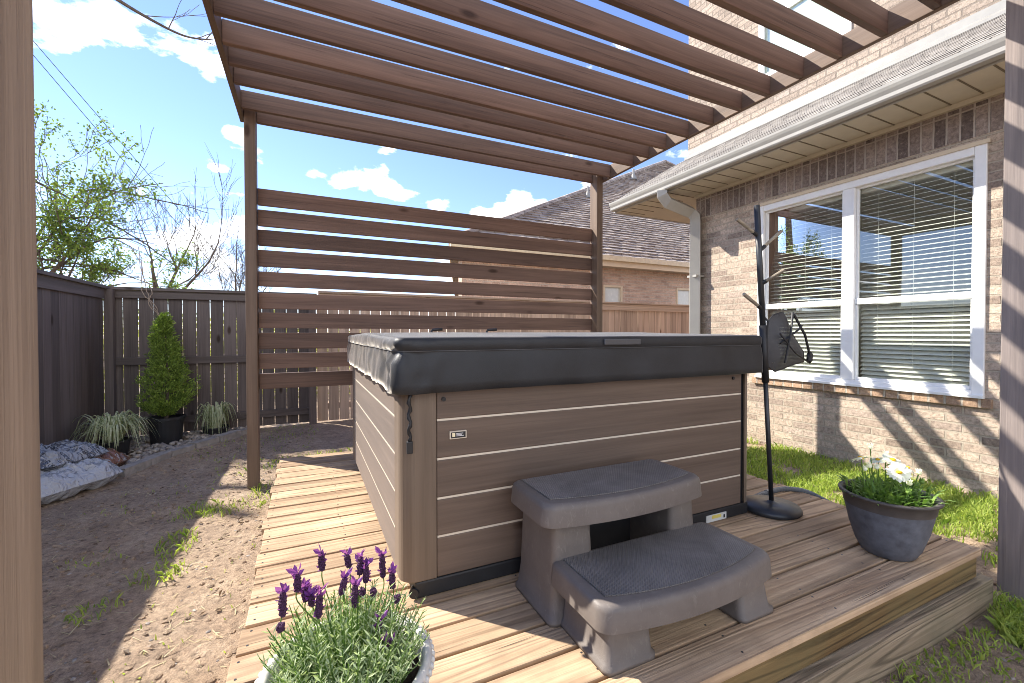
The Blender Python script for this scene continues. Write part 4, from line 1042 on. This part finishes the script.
for b in ((2.60, 1.22, .82, 0), (2.55, 1.20, .735, 0), (2.575, 1.18, .73, 0), (2.53, 1.21, .72, 0), (2.74, 1.08, .71, 0), (2.735, 1.12, .69, -1), (2.77, 1.08, .66, -1), (2.57, 1.05, .65, -1), (2.68, 1.19, .78, 0), (2.62, 1.09, .69, 0), (2.71, 1.17, .70, -1), (2.65, 1.08, .67, 0)):
    daisy(b[0], b[1], b[2], (0, 0, 1), b[3], 0)

# trees beyond the fence
def grow(mb, p, d, ln, r, depth, leaves, up=.1, wob=.25, kids=(2, 4), minr=.0035):
    n = 5; pts = [p]; rad = [r]; q = V(p); dd = V(d).normalized()
    for i in range(n):
        dd = (dd + rnd_dir() * wob + V((0, 0, up))).normalized(); q = q + dd * ln / n; pts.append(q); rad.append(max(minr, r * (1 - .62 * (i + 1) / n)))
    mb.tube(pts, rad, 6 if r > .02 else 4, cap=False)
    if depth <= 0: leaves.append((q, dd)); leaves.append((pts[3], dd)); return
    for k in range(random.randint(*kids)):
        t = R(.3, .95); i = min(n - 1, int(t * n)); s = pts[i].lerp(pts[i + 1], t * n - i)
        nd = (dd + rnd_dir() * .95).normalized(); grow(mb, s, nd, ln * R(.5, .75), max(minr, rad[i] * .62), depth - 1, leaves, up, wob, kids, minr)
    grow(mb, pts[-1], dd, ln * .65, max(minr, rad[-1] * .95), depth - 1, leaves, up, wob, kids, minr)
def bare_tree(x, y, limbs, label, seed):
    random.seed(seed)
    t = thing('bare_tree', label, 'tree', (x, y, 0)); m = MB(); lv = []
    for (p, d, ln, r, dep) in limbs: grow(m, V(p), V(d), ln, r, dep, lv, .12, .16, (2, 3))
    q = m
    for p, d in lv: q.tube([p - d * .01, p + (d + rnd_dir() * .4) * .25], [.0035, .002], 3, cap=False)
    m.build('trunk', M['bark'], t)
bare_tree(-2.6, 11, [((-2.62, 11, 0), (.02, 0, 1), 2.9, .06, 0), ((-2.60, 11, 2.1), (.2, 0, 1), 1.15, .036, 3), ((-2.62, 11, 1.9), (-.35, 0, .9), 1.25, .032, 3), ((-2.55, 11, 2.0), (.85, .1, .85), 1.45, .034, 3), ((-2.6, 11, 2.3), (.9, 0, .35), .8, .018, 3)], 'slender leafless grey tree rising behind the conifer and fence', 11)
bare_tree(-1.3, 14, [((-1.9, 14, 0), (.05, 0, 1), 2.6, .05, 1), ((-1.8, 14, 1.7), (.3, 0, 1), 1.0, .024, 3), ((-1.95, 14, 1.8), (-.25, 0, 1), .95, .022, 4), ((-1.5, 14, .2), (.02, 0, 1), 1.4, .026, 3), ((-1.2, 14, .2), (.08, 0, 1), 1.5, .024, 4)], 'clump of thin bare twigs just left of the pergola post', 5)
def leafy(x, y, limbs, label, seed, mat, n, spread, size, keep):
    random.seed(seed)
    t = thing('leafy_tree', label, 'tree', (x, y, 0)); m = MB(); lv = []
    for (p, d, ln, r, dep) in limbs: grow(m, V(p), V(d), ln, r, dep, lv, .02, .22, (2, 3))
    for (a, b, c) in (((-3.9, 9.2, 2.4), (-3.2, 9.2, 3.7), (-1.55, 9.3, 3.55)), ((-4.0, 9.2, 3.2), (-3.0, 9.2, 3.25), (-1.9, 9.2, 2.45)), ((-4.1, 9.2, 3.9), (-3.2, 9.2, 3.5), (-2.2, 9.2, 3.95)), ((-3.8, 9.2, 2.2), (-3.0, 9.1, 2.9), (-2.3, 9.1, 2.9)), ((-4.0, 9.1, 2.6), (-3.3, 9.1, 2.5), (-2.4, 9.1, 2.25))):
        br_ = cr([V(a), V(b).lerp(V(a), .5), V(b), V(b).lerp(V(c), .55) + V((0, 0, .06)), V(c)], 5); br_ = [p + rnd_dir() * .012 for p in br_]
        m.tube(br_, [.018 * (1 - i / len(br_)) + .005 for i in range(len(br_))], 5)
        for k in range(7):
            i = random.randint(5, len(br_) - 2); grow(m, br_[i], (br_[i + 1] - br_[i]).normalized() + rnd_dir() * .7, R(.35, .7), .007, 1, [], .05, .2, (1, 2), .003)
    m.build('trunk', M['bark'], t); q = MB(); cnt = 0
    for p, d in lv:
        if not keep(p): continue
        for k in range(n):
            c = p + rnd_dir() * R(0, spread); dd = (rnd_dir() + V((0, 0, -.2))).normalized(); quad_leaf(q, c, dd, rnd_dir(), R(.6, 1.2) * size, size * .55, 0, .1)
    q.build('crown', mat, t)
leafy(-3.9, 9.2, [((-4.0, 9.2, 0), (0, 0, 1), 2.2, .07, 0), ((-3.95, 9.2, 1.9), (.18, 0, 1), 1.3, .04, 4), ((-3.9, 9.2, 1.9), (.45, -.05, .9), 1.25, .04, 4), ((-4.1, 9.3, 1.7), (-.2, 0, 1), 1.3, .035, 4), ((-3.8, 9.2, 1.8), (.85, .1, .3), .95, .03, 4), ((-3.7, 9.2, 1.7), (.3, -.1, .6), .9, .03, 4), ((-3.3, 9.0, 1.6), (.4, -.1, .5), .75, .02, 4), ((-3.7, 9.1, 2.0), (.1, -.1, .6), .8, .02, 4)],
      'green leafed vine covered tree leaning over the left fence', 21, M['leaf'], 10, .16, .055, lambda p: 1.7 < p.z < 5.0 and noise.noise(p * 1.5) > -.22)
random.seed(77)
# sunlit undergrowth on the far side of the rear fence
m = MB()
for i in range(7000):
    x = R(-6, 1.5); y = R(10.5, 12.5); h = 1.75 + .3 * noise.noise(V((x * 1.3, y, 3))); z = R(0, h)
    quad_leaf(m, V((x, y, z)), rnd_dir(), rnd_dir(), R(.08, .16), R(.05, .09), 0, .1)
tag(m.build('undergrowth', M['hedge']), kind='stuff')
# overhanging limb from a tree out of the picture
K_ = 12 / 7.0
def far_(x, y, z): return V((x * K_, 12, 1.4 + (z - 1.4) * K_))
ol = thing('bare_tree', 'bare tree whose thin limb hangs into the sky above the left fence', 'tree', (-9, 12, 0))
m = MB(); lv = []
m.tube([(-9, 12, -.1), (-8.9, 12, 3.5), (-8.6, 12, 7), (-7.9, 12, 9.6)], [.2, .16, .11, .07], 8)
lim = cr([far_(-5.0, 7, 4.6), far_(-4.0, 7, 6.0), far_(-2.9, 7, 6.0), far_(-2.2, 7, 5.60), far_(-1.78, 7, 5.405), far_(-1.42, 7, 5.295), far_(-1.11, 7, 5.331)], 6)
m.tube(lim, [.06 * (1 - i / len(lim)) + .010 for i in range(len(lim))], 5)
for k, (i0, d, ln) in enumerate(((-3, (.5, 0, .9), .5), (-5, (1, 0, .35), .6), (-9, (.9, 0, -.1), .8), (-14, (.8, 0, .3), .9), (-10, (.4, 0, .9), .6))):
    grow(m, V(lim[i0]), V(d), ln, .012, 1, lv, 0, .2, (1, 2), .005)
m.build('trunk', M['bark'], ol)
random.seed(5)
for k, (a, b, lab) in enumerate((((-5.71, 14, 8.225), (-3.4, 14, 5.183), 'thin dark overhead cable slanting through the sky, upper of the two'), ((-5.76, 14, 7.956), (-3.75, 14, 5.25), 'thin dark overhead cable slanting through the sky, lower of the two'))):
    a, b = V(a), V(b); d = b - a; pts = [a - d * 1.5 + d * 4.0 * i / 20 for i in range(21)]
    pts = [p - V((0, 0, .02 * math.sin(PI * i / 20))) for i, p in enumerate(pts)]
    pts = [p for p in pts if p.z > 2.2]
    m = MB(); m.tube(pts, .0075, 5); tag(m.build('overhead_cable', M['wire'], loc=a), lab, 'cable')

# ------------------------------------------------------------------ stone bed
edge = cr([V((-1.95, 4.75, 0)), V((-1.75, 5.30, 0)), V((-1.58, 5.75, 0)), V((-1.40, 6.25, 0)), V((-1.14, 6.62, 0)), V((-.86, 7.08, 0)), V((-.62, 7.36, 0))], 20)
i = 27
edge_lab = ['grey kerb stone at the tip of the plastic bags, first of the bed edging', 'grey kerb stone between the potted grass and the conifer pot', 'grey kerb stone directly in front of the conifer pot', 'grey kerb stone just right of the conifer pot', 'grey kerb stone in front of the small grass tuft', 'last grey kerb stone of the edging, beside the pergola post', 'half hidden grey kerb stone behind the pergola post']
j = 0; seg = .34
while i < len(edge) - 1 and j < 7:
    s0 = edge[i]; q = i
    while q < len(edge) - 1 and (edge[q] - s0).length < seg: q += 1
    s1 = edge[q]; d = (s1 - s0); ln = d.length
    if ln < .12: break
    d.normalize(); nn2 = V((-d.y, d.x, 0)); m = MB(); bm = bmesh.new(); bmesh.ops.create_cube(bm, size=1); bmesh.ops.subdivide_edges(bm, edges=bm.edges[:], cuts=3, use_grid_fill=True)
    h_ = R(.085, .105); c = (s0 + s1) / 2 + V((R(-.012, .012), R(-.012, .012), R(-.012, .008)))
    for v in bm.verts:
        p = V(v.co); w = p.copy(); w += rnd_dir() * .02
        rr = 1 - .08 * (abs(p.x * 2) ** 6 + abs(p.y * 2) ** 6)
        w = V((w.x * (ln - .028), w.y * .125 * rr, w.z * h_)); v.co = c + d * w.x + nn2 * w.y + V((0, 0, w.z + h_ / 2 - .03))
    m.bm(bm); bm.free(); tag(m.build('kerb_stone', M['stone'], loc=c, smooth=False), edge_lab[j], 'stone', 'kerb stones edging the bed'); i = q; j += 1
m = MB(); cnt = 0
while cnt < 950:
    x, y = R(-2.36, -.6), R(5.2, 7.45)
    # left of the edging only
    near = min(edge, key=lambda e: (e.x - x) ** 2 + (e.y - y) ** 2)
    idx = edge.index(near); tdir = (edge[min(idx + 1, len(edge) - 1)] - edge[max(idx - 1, 0)])
    side = tdir.x * (y - near.y) - tdir.y * (x - near.x)
    if side < 0 or (V((x, y, 0)) - V((near.x, near.y, 0))).length < .08: continue
    if (V((x, y)) - V((ax_, ay_))).length < .22: continue
    s_ = R(.018, .05); m.ico((x, y, .012 + R(0, .02)), (s_, s_ * R(.6, .95), s_ * R(.4, .65)), 1, .35); cnt += 1
tag(m.build('pebbles', M['rock'], smooth=True), kind='stuff')

# ------------------------------------------------------------------ bags of mulch
def bag(name, label, c, size, rotz, mat, seed, tilt=(0, 0)):
    bm = bmesh.new(); bmesh.ops.create_grid(bm, x_segments=44, y_segments=30, size=.5)
    top = MB(); vs = []; rows = []
    Rm = Matrix.Rotation(rotz, 3, 'Z') @ Matrix.Rotation(tilt[0], 3, 'X') @ Matrix.Rotation(tilt[1], 3, 'Y')
    nxg, nyg = 44, 30
    def pos(u, v, sgn):
        e = (1 - abs(u) ** 4) * (1 - abs(v) ** 3.2); e = max(0, e) ** .8
        n1 = noise.noise(V((u * 2.2 + seed, v * 2.2, sgn * 3))) * .32 + noise.noise(V((u * 7 + seed, v * 5, sgn))) * .22 + abs(noise.noise(V((u * 9, v * 4 + seed, 3)))) * -.25
        z = sgn * size[2] * e * (1 + n1 * 1.2)
        if sgn < 0: z *= .75
        pin = 1 - .10 * abs(v) ** 3 * (1 if abs(u) > .7 else .4)
        wig = .02 * noise.noise(V((u * 3, v * 3, seed)))
        return V(c) + Rm @ V((u * size[0] * pin + wig, v * size[1] * (1 - .12 * abs(u) ** 4) + wig, z))
    for sgn in (1, -1):
        g_ = [pos(-1 + 2 * i / nxg, -1 + 2 * j / nyg, sgn) for i in range(nxg + 1) for j in range(nyg + 1)]
        fs = [(i * (nyg + 1) + j, (i + 1) * (nyg + 1) + j, (i + 1) * (nyg + 1) + j + 1, i * (nyg + 1) + j + 1) for i in range(nxg) for j in range(nyg)]
        if sgn < 0: fs = [f[::-1] for f in fs]
        top.add(g_, fs)
    bm.free(); o = top.build(name, mat, loc=c, smooth=True); return tag(o, label, 'bag', 'plastic bags stacked by the fence')
bag('soil_bag', 'pale grey plastic bag slumped at the bottom front of the stack by the fence', (-1.98, 5.12, .095), (.40, .27, .15), 1.0, M['bag_grey'], 2.0)
bag('soil_bag', 'orange brown printed plastic bag in the middle of the stack by the fence', (-2.02, 5.55, .12), (.40, .27, .14), 1.25, M['bag_orange'], 7.0, (0, .06))
bag('soil_bag', 'crinkled silver and black plastic bag lying on top of the stack by the fence', (-2.10, 5.34, .27), (.36, .25, .12), 1.15, M['bag_silver'], 12.0, (.05, .03))

# ------------------------------------------------------------------ grass and debris
random.seed(99)
m = MB()
def blades(cx, cy, rx, ry, n, h, lean=.5, cond=None, mi=0):
    for i in range(n):
        a = R(0, 2 * PI); r_ = math.sqrt(random.random()); x = cx + math.cos(a) * rx * r_; y = cy + math.sin(a) * ry * r_
        if cond and not cond(x, y): continue
        z = gz(x, y) - .004; hh = h * R(.45, 1.15); dr = V((R(-1, 1), R(-1, 1), 0)) * lean * hh; w = R(.0022, .0042); sd = V((R(-1, 1), R(-1, 1), 0)).normalized() * w
        p = V((x, y, z)); q = p + dr * .35 + V((0, 0, hh * .65)); t = p + dr + V((0, 0, hh * R(.75, 1)))
        m.add([p - sd, p + sd, q + sd * .8, t, q - sd * .8], [(0, 1, 2, 3, 4)], mi)
def patchy(th): return lambda x, y: noise.noise(V((x * 2.2, y * 2.2, 5))) + .5 * noise.noise(V((x * 7, y * 7, 8))) > th and x < HX - .01 and not (x < 3.15 and x > -.24 and .95 < y < 2.36)
blades(4.45, 2.9, .66, 1.55, 9500, .085, .6, patchy(-.35)); blades(4.45, 2.9, .75, 1.6, 3500, .10, .6, patchy(-.05))
blades(4.2, 1.75, .9, .75, 7000, .08, .6, patchy(-.25)); blades(3.5, 2.9, .5, .5, 1800, .07, .6, patchy(.0))
blades(3.02, .75, .17, .13, 1300, .085, .7); blades(3.2, .9, .12, .1, 300, .06, .8); blades(2.2, .86, .7, .07, 420, .05, .9); blades(2.6, .72, .4, .12, 160, .04, 1.0); blades(4.1, 1.1, .5, .3, 1500, .06, .7, patchy(-.05))
for cx, cy, rx, ry, n_, hh in ((-.83, 4.15, .10, .12, 220, .07), (-.62, 4.15, .1, .12, 200, .08), (-.80, 3.55, .07, .14, 260, .08), (-.80, 3.15, .08, .1, 200, .08), (-.98, 2.85, .07, .06, 120, .07), (-.37, 4.35, .06, .2, 170, .11), (.20, 5.25, .36, .20, 900, .09),
                               (-.95, 1.95, .22, .13, 1100, .11), (-1.05, 2.02, .2, .1, 600, .12), (-.55, 5.3, .2, .2, 160, .06), (-1.2, 3.5, .1, .1, 60, .05), (-1.1, 4.6, .3, .3, 90, .05), (-.5, 3.0, .15, .4, 60, .04), (-.55, 2.3, .15, .3, 60, .04), (-.6, 6.2, .4, .4, 260, .06), (-.35, 6.9, .3, .3, 200, .07)):
    blades(cx, cy, rx * 1.7, ry * 1.6, int(n_ * .45), hh * .75, .9)
tag(m.build('grass', M['grass']), kind='stuff')
# straw, chips and clods
m = MB()
def ok(x, y): return not (X0 - .02 < x < X1 + .1 and Y0 - .05 < y < YR) and x < HX - .02
for i in range(5200):
    x, y = (R(-2.2, .1), R(1.4, 7.2)) if random.random() < .8 else (R(2.2, 4.9), R(.2, 2.6))
    if not ok(x, y): continue
    z = gz(x, y); a = R(0, 2 * PI); d = V((math.cos(a), math.sin(a), R(-.1, .25)))
    if random.random() < .45:
        ln = R(.015, .07); sd = V((-d.y, d.x, 0)) * R(.0012, .003); p = V((x, y, z + .003)); m.add([p - sd, p + sd, p + d * ln + sd * .6, p + d * ln - sd * .6], [(0, 1, 2, 3)], 0)
    elif random.random() < .25:
        s_ = R(.005, .014); m.ico((x, y, z + s_ * .1), (s_, s_ * R(.5, 1), s_ * R(.3, .6)), 1, .5, 1)
    else:
        s_ = R(.006, .02); m.ico((x, y, z + s_ * .05), (s_, s_ * R(.6, 1), s_ * R(.4, .7)), 1, .6, 2)
for i in range(420):
    x, y = R(-2.2, .0), R(1.5, 7.0)
    if not ok(x, y): continue
    quad_leaf(m, V((x, y, gz(x, y) + .004)), V((R(-1, 1), R(-1, 1), R(-.1, .3))), V((R(-.3, .3), R(-.3, .3), 1)), R(.02, .05), R(.01, .022), 3, .15)
tag(m.build('dirt_debris', [M['straw'], M['rock'], M['ground'], M['litter']]), kind='stuff')

# ------------------------------------------------------------------ sky, sun, camera
w = bpy.data.worlds.new('World'); scene.world = w; w.use_nodes = True
nt = w.node_tree; bg = nt.nodes['Background']
sun_dir = V((-.78, .84, 1.0)).normalized()
sky = N(nt, 'ShaderNodeTexSky', sky_type='NISHITA'); sky.sun_disc = False
sky.sun_elevation = math.asin(sun_dir.z); sky.sun_rotation = math.atan2(sun_dir.x, sun_dir.y)
sky.air_density = 1.0; sky.dust_density = 0.0; sky.ozone_density = 3.5
tc = N(nt, 'ShaderNodeTexCoord'); dv = tc.outputs['Generated']
mp = N(nt, 'ShaderNodeMapping'); mp.inputs['Scale'].default_value = (1, 1, 1.9); L(nt, dv, mp.inputs[0])
nz = N(nt, 'ShaderNodeTexNoise'); nz.inputs['Scale'].default_value = 8.5; nz.inputs['Detail'].default_value = 8; nz.inputs['Roughness'].default_value = .56; nz.inputs['Distortion'].default_value = .15
L(nt, mp.outputs[0], nz.inputs['Vector'])
acc = None
blobs = [((-.315, .832, .460), .10, .85), ((.081, .947, .312), .075, 1.0), ((.15, .94, .303), .055, .9), ((.025, .948, .318), .05, .7), ((.416, .865, .278), .075, .95), ((.474, .834, .276), .06, .9), ((.36, .895, .262), .06, .7), ((-.175, .966, .172), .10, 1.0), ((-.10, .97, .19), .09, .9),
         ((-.114, .927, .362), .035, .8), ((-.134, .946, .298), .03, .75), ((-.267, .933, .245), .05, .7), ((-.5, .85, .2), .2, .8), ((.7, .6, .3), .15, .7), ((-.9, -.3, .35), .7, 1.2), ((.1, -.9, .45), .9, 1.3), ((.3, .93, .16), .12, .7)]  # the two widest blobs, behind the camera, are added to fill the shade
for c, rad, wgt in blobs:
    c = V(c).normalized()
    ds = N(nt, 'ShaderNodeVectorMath', operation='SUBTRACT'); L(nt, dv, ds.inputs[0]); ds.inputs[1].default_value = c
    sc_ = N(nt, 'ShaderNodeVectorMath', operation='MULTIPLY'); L(nt, ds.outputs[0], sc_.inputs[0]); sc_.inputs[1].default_value = (1, 1, 1.9)
    ln = N(nt, 'ShaderNodeVectorMath', operation='LENGTH'); L(nt, sc_.outputs[0], ln.inputs[0])
    f = math_n(nt, 'SUBTRACT', 1.0, math_n(nt, 'DIVIDE', ln.outputs['Value'], rad), clamp=True)
    f = math_n(nt, 'MULTIPLY', f, wgt)
    acc = f if acc is None else math_n(nt, 'MAXIMUM', acc, f)
m_ = math_n(nt, 'ADD', math_n(nt, 'MULTIPLY', acc, .70), math_n(nt, 'MULTIPLY', math_n(nt, 'SUBTRACT', nz.outputs['Fac'], .5), 2.0))
mask = ramp(nt, m_, [(.22, 0.0), (.40, .6), (.58, 1.0)])
sz = N(nt, 'ShaderNodeSeparateXYZ'); L(nt, dv, sz.inputs[0])
CLOUD = 12
shade = ramp(nt, nz.outputs['Fac'], [(.35, (.78, .84, .93)), (.6, (1, 1, 1))])
cl = mix(nt, 1.0, shade, (CLOUD, CLOUD, CLOUD), 'MULTIPLY')
c = mix(nt, mask, mix(nt, 1.0, sky.outputs[0], (.93, .865, 1.0), 'MULTIPLY'), cl)
L(nt, c, bg.inputs[0]); bg.inputs[1].default_value = .105

sl = bpy.data.lights.new('sun', 'SUN'); sl.energy = 4.2; sl.angle = math.radians(.53); sl.color = (1.0, .93, .82)
so = bpy.data.objects.new('sun', sl); col.objects.link(so); so.rotation_euler = (-sun_dir).to_track_quat('-Z', 'Y').to_euler(); so.location = sun_dir * 30

cam = bpy.data.cameras.new('camera'); co = bpy.data.objects.new('camera', cam); col.objects.link(co); scene.camera = co
yaw, pitch, roll = .439426, .01451, .00082
f = V((math.sin(yaw) * math.cos(pitch), math.cos(yaw) * math.cos(pitch), -math.sin(pitch))); r = V((math.cos(yaw), -math.sin(yaw), 0)); d = f.cross(r)
cr_, sr_ = math.cos(roll), math.sin(roll); rr = r * cr_ + d * sr_; dd = d * cr_ - r * sr_
mw = Matrix((rr, -dd, -f)).transposed().to_4x4(); mw.translation = V((0, 0, 1.40)); co.matrix_world = mw
cam.sensor_width = 36; cam.lens = 434.14 / 1024 * 36; cam.shift_x = .0007; cam.shift_y = -.0014; cam.clip_start = .02; cam.clip_end = 2000
vs = scene.view_settings; vs.view_transform = 'Standard'; vs.look = 'None'; vs.exposure = 1.52; vs.gamma = 1; vs.use_curve_mapping = False
scene.cycles.filter_width = .95; scene.cycles.max_bounces = 8; scene.cycles.transparent_max_bounces = 24
